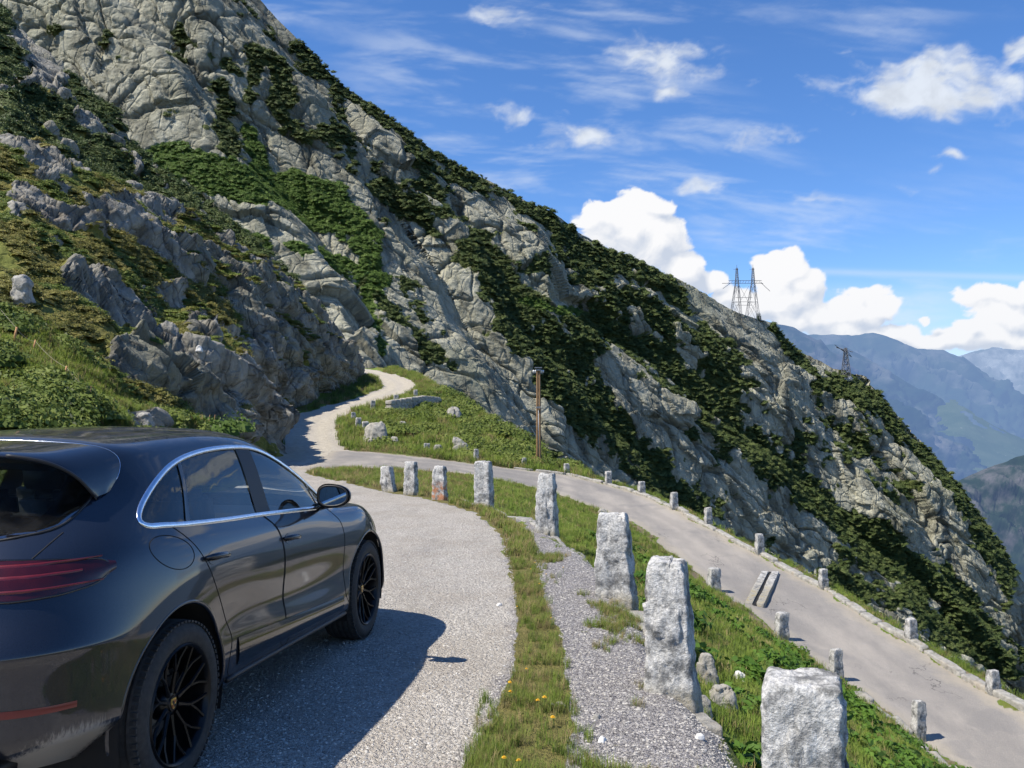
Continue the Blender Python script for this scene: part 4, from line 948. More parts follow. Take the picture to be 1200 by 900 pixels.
# ---- body surface: rows run from the rear centre round the side to the nose
NET = [
 # underside
 [(0, .30, .30), (.35, .30, .30), (.58, .33, .30), (.70, .42, .30), (.76, .66, .28), (.78, 1.0, .26), (.80, 1.5, .25), (.80, 2.2, .25), (.80, 3.15, .24), (.78, 3.81, .24), (.70, 4.2, .22), (.55, 4.38, .22), (.3, 4.48, .22), (0, 4.52, .22)],
 [(0, .10, .38), (.36, .12, .38), (.64, .19, .39), (.80, .31, .41), (.90, .55, .42), (.93, 1.0, .36), (.915, 1.5, .325), (.915, 2.2, .315), (.92, 3.15, .29), (.925, 3.81, .30), (.86, 4.24, .27), (.66, 4.47, .25), (.35, 4.59, .25), (0, 4.62, .25)],
 [(0, .05, .53), (.37, .07, .53), (.66, .135, .53), (.83, .265, .51), (.925, .52, .52), (.95, 1.0, .50), (.935, 1.5, .53), (.93, 2.2, .51), (.935, 3.15, .46), (.945, 3.81, .47), (.88, 4.26, .42), (.68, 4.51, .40), (.36, 4.63, .40), (0, 4.66, .40)],
 [(0, .034, .725), (.37, .054, .725), (.665, .114, .727), (.84, .255, .732), (.934, .52, .735), (.957, 1.0, .66), (.926, 1.5, .65), (.914, 2.2, .62), (.916, 3.15, .60), (.950, 3.81, .62), (.885, 4.26, .56), (.685, 4.52, .54), (.36, 4.65, .54), (0, 4.68, .54)],
 [(0, .0, .785), (.37, .018, .785), (.66, .08, .79), (.835, .225, .795), (.930, .50, .80), (.960, 1.0, .83), (.940, 1.5, .80), (.928, 2.2, .77), (.932, 3.15, .75), (.955, 3.81, .77), (.88, 4.23, .72), (.67, 4.48, .69), (.35, 4.61, .69), (0, 4.64, .69)],
 [(0, .075, .90), (.36, .09, .90), (.64, .15, .905), (.80, .27, .91), (.900, .52, .925), (.943, 1.0, .96), (.940, 1.5, .93), (.928, 2.2, .895), (.930, 3.15, .87), (.935, 3.81, .90), (.84, 4.18, .86), (.62, 4.38, .83), (.34, 4.49, .82), (0, 4.52, .82)],
 [(0, .125, 1.03), (.35, .14, 1.03), (.61, .20, 1.035), (.76, .32, 1.05), (.865, .56, 1.07), (.905, 1.0, 1.08), (.908, 1.5, 1.05), (.898, 2.2, 1.02), (.895, 3.15, .985), (.86, 3.81, 1.005), (.74, 4.02, .99), (.54, 4.12, .98), (.3, 4.18, .975), (0, 4.2, .975)],
 [(0, .27, 1.145), (.32, .285, 1.15), (.56, .34, 1.165), (.695, .46, 1.185), (.795, .64, 1.20), (.850, 1.0, 1.18), (.858, 1.5, 1.145), (.848, 2.2, 1.11), (.835, 3.15, 1.068), (.72, 3.48, 1.065), (.55, 3.50, 1.085), (.38, 3.51, 1.095), (.2, 3.52, 1.10), (0, 3.52, 1.10)],
 [(0, .545, 1.335), (.28, .555, 1.335), (.50, .60, 1.335), (.63, .68, 1.335), (.715, .82, 1.335), (.772, 1.08, 1.335), (.778, 1.5, 1.33), (.768, 2.15, 1.315), (.755, 2.83, 1.285), (.66, 2.92, 1.32), (.5, 2.945, 1.335), (.34, 2.955, 1.34), (.18, 2.96, 1.345), (0, 2.96, 1.345)],
 [(0, .74, 1.47), (.25, .745, 1.468), (.46, .77, 1.462), (.585, .815, 1.455), (.655, .90, 1.455), (.695, 1.12, 1.463), (.692, 1.5, 1.482), (.684, 2.0, 1.50), (.672, 2.42, 1.482), (.585, 2.44, 1.525), (.44, 2.445, 1.545), (.3, 2.445, 1.555), (.16, 2.445, 1.56), (0, 2.445, 1.562)],
 [(0, .85, 1.555), (.23, .855, 1.552), (.42, .87, 1.543), (.53, .90, 1.534), (.595, .96, 1.53), (.625, 1.15, 1.535), (.622, 1.5, 1.553), (.612, 1.95, 1.566), (.595, 2.27, 1.556), (.50, 2.26, 1.583), (.38, 2.25, 1.596), (.25, 2.245, 1.603), (.13, 2.24, 1.606), (0, 2.24, 1.607)],
 [(0, 1.05, 1.594), (.13, 1.05, 1.593), (.24, 1.06, 1.59), (.30, 1.08, 1.588), (.335, 1.12, 1.586), (.35, 1.25, 1.592), (.35, 1.5, 1.602), (.345, 1.85, 1.609), (.335, 2.05, 1.606), (.28, 2.05, 1.612), (.21, 2.045, 1.616), (.14, 2.04, 1.618), (.07, 2.04, 1.619), (0, 2.04, 1.62)],
 [(0, 1.26, 1.610), (0, 1.27, 1.610), (0, 1.28, 1.610), (0, 1.30, 1.611), (0, 1.33, 1.612), (0, 1.40, 1.614), (0, 1.5, 1.617), (0, 1.75, 1.622), (0, 1.85, 1.623), (0, 1.87, 1.623), (0, 1.88, 1.623), (0, 1.89, 1.624), (0, 1.895, 1.624), (0, 1.9, 1.624)],
]
NET = np.array(NET, float)
NET[:, :, 1] += .0
def cspline(A, t_out_n, t=None):
    """interpolating C2 cubic along axis 0 with chord-length knots; returns samples and the knot positions in sample units"""
    A = np.asarray(A, float); n = len(A)
    if t is None:
        d = np.linalg.norm(np.diff(A, axis=0), axis=-1).reshape(n-1, -1).mean(1)+1e-3; t = np.r_[0, np.cumsum(d**.7)]
    h = np.diff(t); M = np.zeros((n, n)); B = np.zeros(A.shape); M[0, 0] = M[-1, -1] = 1
    for i in range(1, n-1):
        M[i, i-1] = h[i-1]; M[i, i] = 2*(h[i-1]+h[i]); M[i, i+1] = h[i]
        B[i] = 6*((A[i+1]-A[i])/h[i]-(A[i]-A[i-1])/h[i-1])
    m = np.linalg.solve(M, B.reshape(n, -1)).reshape(A.shape)
    def ev(s):
        i = np.clip(np.searchsorted(t, s, 'right')-1, 0, n-2); sh = (-1,)+(1,)*(A.ndim-1)
        a = (t[i+1]-s).reshape(sh); b = (s-t[i]).reshape(sh); hh = h[i].reshape(sh)
        return (m[i]*a**3+m[i+1]*b**3)/(6*hh)+(A[i]/hh-m[i]*hh/6)*a+(A[i+1]/hh-m[i+1]*hh/6)*b
    return ev, t
mir = np.array([-1, 1, 1.])
ext = np.concatenate([NET[:, 2:0:-1]*mir, NET, NET[:, -2:-4:-1]*mir], 1)      # symmetric continuation round the ends
ext = np.concatenate([ext, ext[-2:-4:-1]*mir], 0)                                 # and over the roof
NU, NV = 560, 270
evu, tu = cspline(np.swapaxes(ext, 0, 1), None)
us = np.linspace(tu[2], tu[-3], NU); T1 = np.swapaxes(evu(us), 0, 1)
evv, tv = cspline(T1, None)
vs_ = np.linspace(0, tv[12], NV); S = evv(vs_)                                   # (NV, NU, 3)
S[:, 0, 0] = 0; S[:, -1, 0] = 0; S[-1, :, 0] = 0
urow = np.interp(us, tu[2:-2], np.arange(14)); vrow = np.interp(vs_, tv[:13], np.arange(13))
SN = grid_normals(S); ctr = np.array([0, 2.3, .8]); sgn = np.sign(np.einsum('ijk,ijk->ij', SN, S-ctr)); SN *= np.where(np.median(sgn) < 0, -1, 1)
UU = urow[None, :].repeat(NV, 0); VV = vrow[:, None].repeat(NU, 1)

DLO = [(.845, 1.203), (.862, 1.238), (.955, 1.298), (1.11, 1.375), (1.28, 1.433), (1.48, 1.472), (1.74, 1.497), (2.05, 1.503), (2.30, 1.488), (2.53, 1.432), (2.82, 1.31), (3.06, 1.185), (3.20, 1.10), (3.215, 1.072),
       (3.15, 1.062), (2.98, 1.068), (2.5, 1.093), (2.05, 1.116), (1.58, 1.137), (1.18, 1.160), (.99, 1.176), (.89, 1.184)]
RDOOR = [(1.04, 1.170), (1.12, 1.11), (1.193, 1.036), (1.286, .888), (1.35, .80), (1.46, .66), (1.53, .54), (1.545, .34), (2.24, .325), (2.236, .515), (2.22, .763), (2.184, 1.0), (2.06, 1.116)]
FDOOR = [(2.075, 1.116), (2.196, 1.0), (2.232, .763), (2.248, .515), (2.252, .325), (3.30, .30), (3.298, .445), (3.278, .728), (3.256, .927), (3.19, 1.0), (3.12, 1.062)]
GATE = [(-.70, 1.20), (-.685, 1.12), (-.66, 1.05), (-.63, .95), (-.575, .865), (-.45, .825), (0, .815), (.45, .825), (.575, .865), (.63, .95), (.66, 1.05), (.685, 1.12), (.70, 1.20), (.69, 1.5), (-.69, 1.5)]
RGLASS = [(0, 1.158), (.40, 1.168), (.60, 1.195), (.675, 1.225), (.68, 1.30), (.655, 1.37), (.625, 1.44), (.50, 1.462), (0, 1.47)]
ARCH = [(1.0, .371, .452), (3.807, .371, .445)]
def smooth_poly(p, n=160, closed=True):
    p = np.asarray(p, float)
    q = np.concatenate([p[-3:], p, p[:3]]) if closed else p
    return crom(q, n*2)[int(n*2*3/(len(q)-1)):int(n*2*(len(q)-3)/(len(q)-1))] if closed else crom(q, n)
DLOs = smooth_poly(DLO, 150)
F = grid_faces(NV, NU)
Sf = S.reshape(-1, 3); Nf = SN.reshape(-1, 3); fc = Sf[F].mean(1); fn = Nf[F].mean(1); fu = UU.ravel()[F].mean(1); fv = VV.ravel()[F].mean(1)
side = (fu > 3.2) & (fu < 9.2)
win = side & (poly_sd(fc[:, 1], fc[:, 2], DLOs) > -.004) & (fv > 6)
rg = (fu < 4.2) & (fv > 6.5) & (fv < 10.2) & (poly_sd(fc[:, 0], fc[:, 2], RGLASS) > .012)
ws = (fu > 8.55) & (fv > 7.12) & (fv < 9.45)
arch = np.zeros(len(F), bool)
for ax_, az_, ar_ in ARCH: arch |= ((fc[:, 1]-ax_)**2+(fc[:, 2]-az_)**2 < ar_**2) & (fc[:, 0] > .5)
hole = win | rg | ws | arch
rd = side & ~hole & (poly_sd(fc[:, 1], fc[:, 2], RDOOR) > 0) & (fc[:, 0] > .6) & (fv > 1)
fd = side & ~hole & ~rd & (poly_sd(fc[:, 1], fc[:, 2], FDOOR) > 0) & (fc[:, 0] > .6) & (fv > 1)
gate = (fu < 4.3) & ~hole & (poly_sd(fc[:, 0], fc[:, 2], GATE) > 0) & (fc[:, 1] < .95) & (fv > 3.5)
bon = (fu > 8.9) & ~hole & (fv > 5.6) & (fv <= 7.12)
def body_piece(name, mask, parent, sides=(1, -1), mat=C_PAINT):
    Vs, Fs, Ns = [], [], []; n = 0
    for sd in sides:
        used = np.unique(F[mask]); re = np.zeros(len(Sf), np.int64); re[used] = np.arange(len(used))
        m_ = np.array([sd, 1, 1.]); Vs.append(Sf[used]*m_-np.array([0, CAR_MID, 0])); Ns.append(Nf[used]*m_)
        f_ = re[F[mask]]+n; Fs.append(f_ if sd < 0 else f_[:, ::-1]); n += len(used)
    V, Fa, Na = np.concatenate(Vs), np.concatenate(Fs), np.concatenate(Ns)
    me = mesh_np(name, V, Fa, mat, True)
    # orient outwards
    me.polygons.foreach_get
    fn0 = np.zeros(len(Fa)*3, np.float32); me.polygons.foreach_get('normal', fn0)
    if (fn0.reshape(-1, 3)*Na[Fa].mean(1)).sum() < 0: me.flip_normals()
    me.normals_split_custom_set_from_vertices(Na.tolist())
    return link(name, me, parent)
body = body_piece('body', ~hole & ~rd & ~fd & ~gate & ~bon, car)
tailgate = body_piece('tailgate', gate, car)
bonnet = body_piece('bonnet', bon, car)
doors = {}
for sd in (1, -1):
    doors['r', sd] = body_piece('door', rd, car, (sd,)); doors['f', sd] = body_piece('door', fd, car, (sd,))

# lookup on the side and rear surfaces
sm = (UU > 3.4) & (UU < 9.3) & (VV > .8) & (VV < 10.6)
_sx, _sz, _sy = S[..., 1][sm], S[..., 2][sm], S[..., 0][sm]; _sn = SN[sm]
def on_side(xl, z, off=0., sd=1):
    d = (_sx-xl)**2+(_sz-z)**2; k = np.argpartition(d, 5)[:5]; w = 1/(d[k]+1e-7); w /= w.sum()
    n = (_sn[k]*w[:, None]).sum(0); y = (_sy[k]*w).sum()
    return ((y+n[0]*off)*sd, xl+n[1]*off-CAR_MID, z+n[2]*off)
rmk = (UU < 5.2) & (VV > .8) & (VV < 10.8)
_rs, _rn = S[rmk], SN[rmk]; _ru = UU[rmk]
def on_rear(lat, z, off=0.):
    a = abs(lat); d = (_rs[:, 0]-a)**2+(_rs[:, 2]-z)**2+(_rs[:, 1] > .98)*1.0; k = np.argpartition(d, 5)[:5]; w = 1/(d[k]+1e-7); w /= w.sum()
    n = (_rn[k]*w[:, None]).sum(0); x = (_rs[k, 1]*w).sum(); s = 1 if lat >= 0 else -1
    return ((a+n[0]*off)*s, x+n[1]*off-CAR_MID, z+n[2]*off)
def col_at(u, z, off=0., sd=1):
    """point on the body at ring position u and height z"""
    j = int(np.argmin(np.abs(urow-u))); j2 = min(j+1, NU-1)
    zz = S[:int(NV*.62), j, 2]; i = int(np.argmin(np.abs(zz-z))); p = S[i, j]; n = SN[i, j]
    return ((p[0]+n[0]*off)*sd, p[1]+n[1]*off-CAR_MID, z+n[2]*off)

def line(name, pts, mat, parent, r=.0028, closed=False, n=6): 
    mb = MB(); mb.tube(pts, r, n, closed=closed); return mb.build(name, mat, parent, True)
def patch_between(lo, hi, n=8):
    """quads between two point rows"""
    lo, hi = np.array(lo), np.array(hi); t = np.linspace(0, 1, n)[:, None, None]; G = lo[None]*(1-t)+hi[None]*t
    return G.reshape(-1, 3), grid_faces(n, len(lo))
gapm = C_DARK
for sd in (1, -1):
    for key, poly in (('r', RDOOR), ('f', FDOOR)):
        q = smooth_poly(poly, 90, False); pts = [on_side(a, c, -.0004, sd) for a, c in q]
        line('door_gap', pts, gapm, doors[key, sd], .0030)  # dark tube on the skin imitates the shade of the open panel gap
    # glass, chrome frame, pillars
    def zb(x): return np.interp(x, [a for a, c in DLO[::-1][:9]], [c for a, c in DLO[::-1][:9]])
    low = sorted(DLO[13:]+[DLO[0]]); up = DLO[:14]
    def wpatch(x0, x1, mat, name, parent, off, tilt0=0., tilt1=0., nx=26):
        rows = []
        for v in np.linspace(0, 1, 14):
            row = []
            for u in np.linspace(0, 1, nx):
                x = x0+(x1-x0)*u+(tilt0*(1-u)+tilt1*u)*v
                zl = np.interp(x, [a for a, c in low], [c for a, c in low]); zu = np.interp(x, [a for a, c in up], [c for a, c in up])
                row.append(on_side(x, zl+(zu-zl)*v, off, sd))
            rows.append(row)
        G = np.array(rows); return link(name, mesh_np(name, G.reshape(-1, 3), grid_faces(14, nx), mat, True), parent)
    wpatch(.85, 1.195, C_GLASS, 'window', car, -.006, 0, .17)                     # quarter light
    wpatch(1.215, 2.03, C_GLASS, 'window', doors['r', sd], -.006, .17, .04)
    wpatch(2.19, 3.205, C_GLASS, 'window', doors['f', sd], -.006, .035, 0)
    wpatch(1.185, 1.225, C_GLOSSBLK, 'window_divider', doors['r', sd], -.001, .17, .17, 4)
    wpatch(2.015, 2.205, C_BLACK, 'pillar', car, -.001, .04, .035, 8)
    wpatch(3.0, 3.03, C_GLOSSBLK, 'window_divider', doors['f', sd], -.001, -.06, -.06, 4)
    q = DLOs; pts = [on_side(a, c, .004, sd) for a, c in q]
    mb = MB(); 
    # flattened bright strip round the window opening
    qi = np.array(q); cen = qi.mean(0); tg = np.roll(qi, -1, 0)-np.roll(qi, 1, 0); tg /= np.linalg.norm(tg, axis=1)[:, None]; nn = np.stack([tg[:, 1], -tg[:, 0]], 1)
    w_ = .0125
    ring = []
    for dn, of in ((-w_, .0005), (-w_*.8, .006), (0, .0085), (w_*.8, .006), (w_, .0005)): ring.append([on_side(a+n[0]*dn, c+n[1]*dn, of, sd) for (a, c), n in zip(qi, nn)])
    n = len(qi); vs = [p for r_ in ring for p in r_]; fs = [(i*n+k, i*n+(k+1) % n, (i+1)*n+(k+1) % n, (i+1)*n+k) for i in range(4) for k in range(n)]
    mb.add(vs, fs).build('window_trim', C_CHROME, car, True)
    # handles
    for key, xa, xb, z in (('r', 1.225, 1.455, .992), ('f', 2.225, 2.44, .957)):
        mb = MB(); xs = np.linspace(xa, xb, 9); oo = [.004, .026, .036, .040, .041, .040, .036, .026, .004]
        mb.tube([on_side(x, z-.02*(x-xa)/(xb-xa), o, sd) for x, o in zip(xs, oo)], [.008, .013, .015, .016, .016, .016, .015, .013, .008], 10)
        h = mb.build('handle', C_PAINT, doors[key, sd], True)
        mb = MB(); cx_ = (xa+xb)/2-.01
        el = [on_side(cx_+.075*math.cos(a), z-.012+.034*math.sin(a), .0015, sd) for a in np.linspace(0, 2*PI, 24, endpoint=False)]; ce = on_side(cx_, z-.012, .0012, sd)
        mb.add(el+[ce], [(k, (k+1) % 24, 24) for k in range(24)]).build('handle_recess', C_GLOSSBLK, h, True)
    # lower blade of the doors, sill strip
    xs = np.linspace(1.60, 3.24, 40)
    zt = np.interp(xs, [1.6, 2.2, 3.24], [.525, .487, .43]); zb_ = np.interp(xs, [1.6, 2.2, 3.24], [.385, .37, .335])
    rows = [[on_side(x, a+(c-a)*v, .010*math.sin(PI*min(max(v, .04), .96))**.4, sd) for x, a, c in zip(xs, zb_, zt)] for v in np.linspace(0, 1, 7)]
    G = np.array(rows); link('side_blade', mesh_np('side_blade', G.reshape(-1, 3), grid_faces(7, 40), C_GLOSSBLK, True), car)
    mb = MB(); mb.tube([on_side(x, z, .004, sd) for x, z in zip(np.linspace(1.50, 3.32, 24), np.linspace(.335, .292, 24))], .016, 8); mb.build('sill_strip', C_BLACK, car, True)
    # wheel arch lips and liners
    for ax_, az_, ar_ in ARCH:
        mb = MB(); pts = []
        for a in np.linspace(R(-14), R(194), 60):
            x, z = ax_+ar_*math.cos(a), az_+ar_*math.sin(a); z = max(z, .30)
            pts.append(on_side(x, z, -.008, sd))
        mb.tube(pts, .011, 8); mb.build('wheel_arch', C_PAINT, car, True)
        mb = MB(); m_ = 40; an = np.linspace(R(-20), R(200), m_); vs = []
        for lat in (.925, .50):
            for a in an: vs.append(((lat*sd), ax_+(ar_+.004)*math.cos(a)-CAR_MID, az_+(ar_+.004)*math.sin(a)))
        for a in an: vs.append((.50*sd, ax_+.05*math.cos(a)-CAR_MID, az_+.05*math.sin(a)))
        fs = [(k, k+1, m_+k+1, m_+k) for k in range(m_-1)]+[(m_+k, m_+k+1, 2*m_+k+1, 2*m_+k) for k in range(m_-1)]
        mb.add(vs, fs).build('wheel_housing', C_DARK, car, True)
# fuel flap outline on the right flank
fl = [on_side(.975+.165*math.cos(a)*(1+.10*math.sin(a)), 1.055+.076*math.sin(a)-.05*math.cos(a)*.55, .0002, 1) for a in np.linspace(0, 2*PI, 48, endpoint=False)]
line('fuel_flap', fl, gapm, car, .0022, True)
# tailgate gap, rear glass
g_r = smooth_poly(GATE[:13], 110, False)
line('tailgate_gap', [on_rear(a, c, -.0004) for a, c in g_r], gapm, tailgate, .0034)
gl = np.array(RGLASS); full = np.concatenate([gl, (gl*np.array([-1, 1]))[::-1][1:-1]])
def rear_fill(inset, off, mat, name, parent, nx=60, ny=22, z0=None):
    zs = np.linspace(0, 1, ny); rows = []
    for v in zs:
        row = []
        for s in np.linspace(-1, 1, nx):
            z = 1.158+(1.468-1.158)*v
            wdt = np.interp(z, [1.158, 1.168, 1.195, 1.225, 1.30, 1.37, 1.44, 1.468], [.30, .42, .60, .675, .68, .655, .625, .55])-inset
            lat = s*wdt; zl = 1.158+inset+(.037*min(1, (abs(lat)/.6))**3); zz = max(z-(inset if v > .9 else 0), zl)
            row.append(on_rear(lat, zz, off))
        rows.append(row)
    G = np.array(rows); return link(name, mesh_np(name, G.reshape(-1, 3), grid_faces(ny, nx), mat, True), parent)
rgl = rear_fill(0, .003, C_GLASSR, 'rear_window', tailgate)
# black ceramic border of the rear window
mb = MB(); qo = smooth_poly(full, 110); ce = np.array([0, 1.31])
ring = [[on_rear(ce[0]+(a-ce[0])*k, ce[1]+(c-ce[1])*k2, .0022) for a, c in qo] for k, k2 in ((1.0, 1.0), (.93, .90), (.86, .80))]
n = len(qo); mb.add([p for r_ in ring for p in r_], [(i*n+k, i*n+(k+1) % n, (i+1)*n+(k+1) % n, (i+1)*n+k) for i in range(2) for k in range(n)]); mb.build('window_border', C_GLOSSBLK, rgl, True)
line('window_seal', [on_rear(a, c, .002) for a, c in qo], C_BLACK, rgl, .005, True)
mb = MB(); mb.tube([on_rear(-.03+.0*k, 1.175, .02) for k in range(1)]+[on_rear(-.25, 1.185, .022), on_rear(-.52, 1.20, .016)], [.014, .010, .007], 8); mb.build('rear_wiper', C_BLACK, tailgate, True)
# spoiler over the rear window
SP = []   # sections: seam, middle, tip top, tip bottom, root on the glass
for y, xs_, zs, xt, zt, xg, zg in [(0, .80, 1.560, .415, 1.535, .735, 1.468), (.25, .805, 1.557, .425, 1.532, .74, 1.466), (.42, .825, 1.549, .455, 1.523, .765, 1.460), (.53, .85, 1.540, .50, 1.508, .79, 1.452), (.60, .89, 1.524, .555, 1.485, .80, 1.445), (.645, .92, 1.495, .61, 1.450, .80, 1.430), (.672, .92, 1.455, .655, 1.410, .79, 1.405), (.690, .88, 1.40, .69, 1.365, .77, 1.37), (.700, .80, 1.335, .72, 1.325, .755, 1.33)]:
    SP.append([(y+.004, xs_, zs+.008), (y+.006, (xs_*.55+xt*.45), zs*.55+zt*.45+.005), (y, xt, zt), (y-.006, xt+.006, zt-.022), (y-.02, xg, zg)])
SP = np.array(SP); SPf = np.concatenate([(SP[1:]*mir)[::-1], SP]); SPf[len(SP)-1, :, 0] = 0
G = crom(SPf, 90); G = np.swapaxes(crom(np.swapaxes(G, 0, 1), 25), 0, 1)-np.array([0, CAR_MID, 0])
spo = link('roof_spoiler', mesh_np('roof_spoiler', G.reshape(-1, 3), grid_faces(90, 25), C_PAINT, True), car)
line('spoiler_seam', [tuple(p) for p in G[4:-4, 0]+np.array([0, 0, .0005])], C_CHROME, spo, .0012)
mb = MB(); mb.tube([tuple(p) for p in G[58:88, 14]], .007, 6); mb.build('spoiler_edge', C_BLACK, spo, True)
# tail lamps and the strip between them
def ring_strip(u0, u1, zl, zh, off, n=40, nv=6, taper=None):
    us_ = np.linspace(u0, u1, n); rows = []
    for v in np.linspace(0, 1, nv):
        row = []
        for u in us_:
            a, c = zl(u), zh(u); o = off*(math.sin(PI*np.clip(v, .06, .94))**.3)
            row.append(col_at(u, a+(c-a)*v, o))
        rows.append(row)
    G = np.array(rows); k = np.array([1., 2, 1])/4
    for _ in range(6):
        G[:, 1:-1] = (G[:, :-2]+2*G[:, 1:-1]+G[:, 2:])/4
    return G
def lamp_lo(u): return np.interp(u, [0, 1.2, 2.4, 3.2, 3.75, 4.05], [.985, .98, .975, .985, 1.005, 1.045])
def lamp_hi(u): return np.interp(u, [0, 1.2, 2.4, 3.2, 3.75, 4.05], [1.115, 1.115, 1.112, 1.105, 1.095, 1.075])
for sd in (1, -1):
    m_ = np.array([sd, 1, 1.])
    def lamp(nm, u0, u1, lo, hi, off, mat, parent, nv=7):
        G = ring_strip(u0, u1, lo, hi, off, nv=nv)*m_; return link(nm, mesh_np(nm, G.reshape(-1, 3), grid_faces(nv, 40, sd < 0), mat, True), parent)
    tl = lamp('tail_lamp', 1.9, 4.05, lamp_lo, lamp_hi, .012, C_LENS, car)
    for z0, z1, e in ((1.000, 1.014, 3.85), (1.044, 1.062, 3.5), (1.086, 1.098, 3.85)):
        lamp('light_strip', 1.92, e, lambda u: z0+.010*max(0, u-2.6), lambda u: z1+.004*max(0, u-2.6), .0142, C_STRIP, tl, 4)
    us2 = np.linspace(1.92, 4.0, 40); rim_ = [col_at(u, lamp_lo(u)-.001, .006) for u in us2]+[col_at(u, lamp_hi(u)+.001, .006) for u in us2[::-1]]
    A_ = np.array(rim_); 
    for _ in range(4): A_[1:-1] = (A_[:-2]+2*A_[1:-1]+A_[2:])/4
    line('lamp_rim', [tuple(p*m_) for p in A_], C_GLOSSBLK, tl, .0045, True)
    lamp('light_bar', .02, 1.88, lamp_lo, lamp_hi, .012, C_LENS, tailgate)
    lamp('light_strip', .02, 1.88, lambda u: 1.045, lambda u: 1.062, .0142, C_STRIP, tailgate, 4)
    line('lamp_gap', [tuple(np.array(col_at(1.89, z, .0155))*m_) for z in np.linspace(.985, 1.11, 14)], gapm, tl, .0035)
    lamp('reflector', 1.2, 3.35, lambda u: .568-.002*u, lambda u: .606-.006*u, .004, C_REFL, car, 5)
    mb = MB()
    for y in (.50, .64):
        mb.lathe([(.050, -.02), (.058, -.02), (.058, .16), (.050, .16), (.050, -.02)], (0, 1, 0), L(y*sd, .10, .365), 24, False)
        mb.lathe([(.0, .12), (.05, .12)], (0, 1, 0), L(y*sd, .10, .365), 24)
    mb.build('exhaust_tip', C_RIM, car, True, auto=40)
    # door mirror
    mb = MB(); c0 = np.array([1.005, 2.885, 1.160]); nu_, nv_ = 28, 15; vs = []
    for i in range(nv_):
        t = i/(nv_-1); 
        for k in range(nu_):
            a = 2*PI*k/nu_; ex = math.copysign(abs(math.cos(a))**.8, math.cos(a)); ez = math.copysign(abs(math.sin(a))**.8, math.sin(a))
            s_ = [1, 1.02, 1.02, 1.0, .97, .92, .85, .76, .66, .55, .43, .31, .2, .1, .0][i]
            vs.append(((c0[0]+.112*ex*s_-.008*t)*sd, c0[1]-.055+.15*t*(1-.25*t)+.02*(ex > 0)*ex-CAR_MID, c0[2]+(.078+.012*ex*-1)*ez*s_-.012*t))
    fs = [(i*nu_+k, i*nu_+(k+1) % nu_, (i+1)*nu_+(k+1) % nu_, (i+1)*nu_+k) for i in range(nv_-1) for k in range(nu_)]
    mir_o = mb.add(vs, fs).build('door_mirror', C_PAINT, car, True)
    mb = MB(); vs = [((c0[0]+.100*math.copysign(abs(math.cos(a))**.8, math.cos(a)))*sd, c0[1]-.052-CAR_MID, c0[2]+(.066-.010*math.cos(a))*math.copysign(abs(math.sin(a))**.8, math.sin(a))) for a in np.linspace(0, 2*PI, 28, endpoint=False)]
    mb.add(vs, [tuple(range(28))]).build('mirror_glass', gloss('mirror glass', (.38, .41, .42), .02, 1.) if sd == 1 else D.materials['mirror glass'], mir_o)
    mb = MB(); vs2 = [(v[0]*1+0, v[1]+.002*0, v[2]) for v in vs]
    mb.tube([(v[0], v[1]-.002, v[2]) for v in vs], .007, 6, closed=True); mb.build('mirror_rim', C_BLACK, mir_o, True)
    mb = MB(); mb.tube([on_side(2.96, 1.075, -.01, sd), (.91*sd, 2.94-CAR_MID, 1.088), (.975*sd, 2.925-CAR_MID, 1.10)], [.030, .026, .024], 10); mb.build('mirror_foot', C_GLOSSBLK, mir_o, True)
    # headlamp
    G = np.array([[np.array(p)*1 for p in [((S[i, j, 0]+SN[i, j, 0]*.004)*sd, S[i, j, 1]+SN[i, j, 1]*.004-CAR_MID, S[i, j, 2]+SN[i, j, 2]*.004) for j in np.where((urow > 9.65) & (urow < 10.9))[0]]] for i in np.where((vrow > 4.25) & (vrow < 5.35))[0]])
    link('headlamp', mesh_np('headlamp', G.reshape(-1, 3), grid_faces(*G.shape[:2], sd < 0), gloss('headlamp glass', (.25, .26, .28), .08, .5, 1) if sd == 1 else D.materials['headlamp glass'], True), car)
mb = MB(); rows_ = [[on_rear(a, c, .006) for a in np.linspace(-.26, .26, 12)] for c in (.865, .885, .935, .955)]; G = np.array(rows_); G[..., 1] = G[..., 1].min()-.004
link('number_plate', mesh_np('number_plate', G.reshape(-1, 3), grid_faces(4, 12), simple('plate white', (.7, .7, .68), .4), True), tailgate)
# grille and number plate fields at the nose
G = np.array([[(S[i, j]+SN[i, j]*.004-np.array([0, CAR_MID, 0])) for j in np.where(urow > 10.9)[0]] for i in np.where((vrow > 1.3) & (vrow < 3.4))[0]]); Gm = G[:, ::-1]*mir
G = np.concatenate([G, Gm[:, 1:]], 1); link('grille', mesh_np('grille', G.reshape(-1, 3), grid_faces(*G.shape[:2]), C_BLACK, True), car)
# windscreen
G = np.array([[(S[i, j]-SN[i, j]*.002-np.array([0, CAR_MID, 0])) for j in np.where(urow > 8.5)[0]] for i in np.where((vrow > 7.05) & (vrow < 9.5))[0]]); G = np.concatenate([G, (G[:, ::-1]*mir)[:, 1:]], 1)
link('windscreen', mesh_np('windscreen', G.reshape(-1, 3), grid_faces(*G.shape[:2]), C_WIND, True), car)
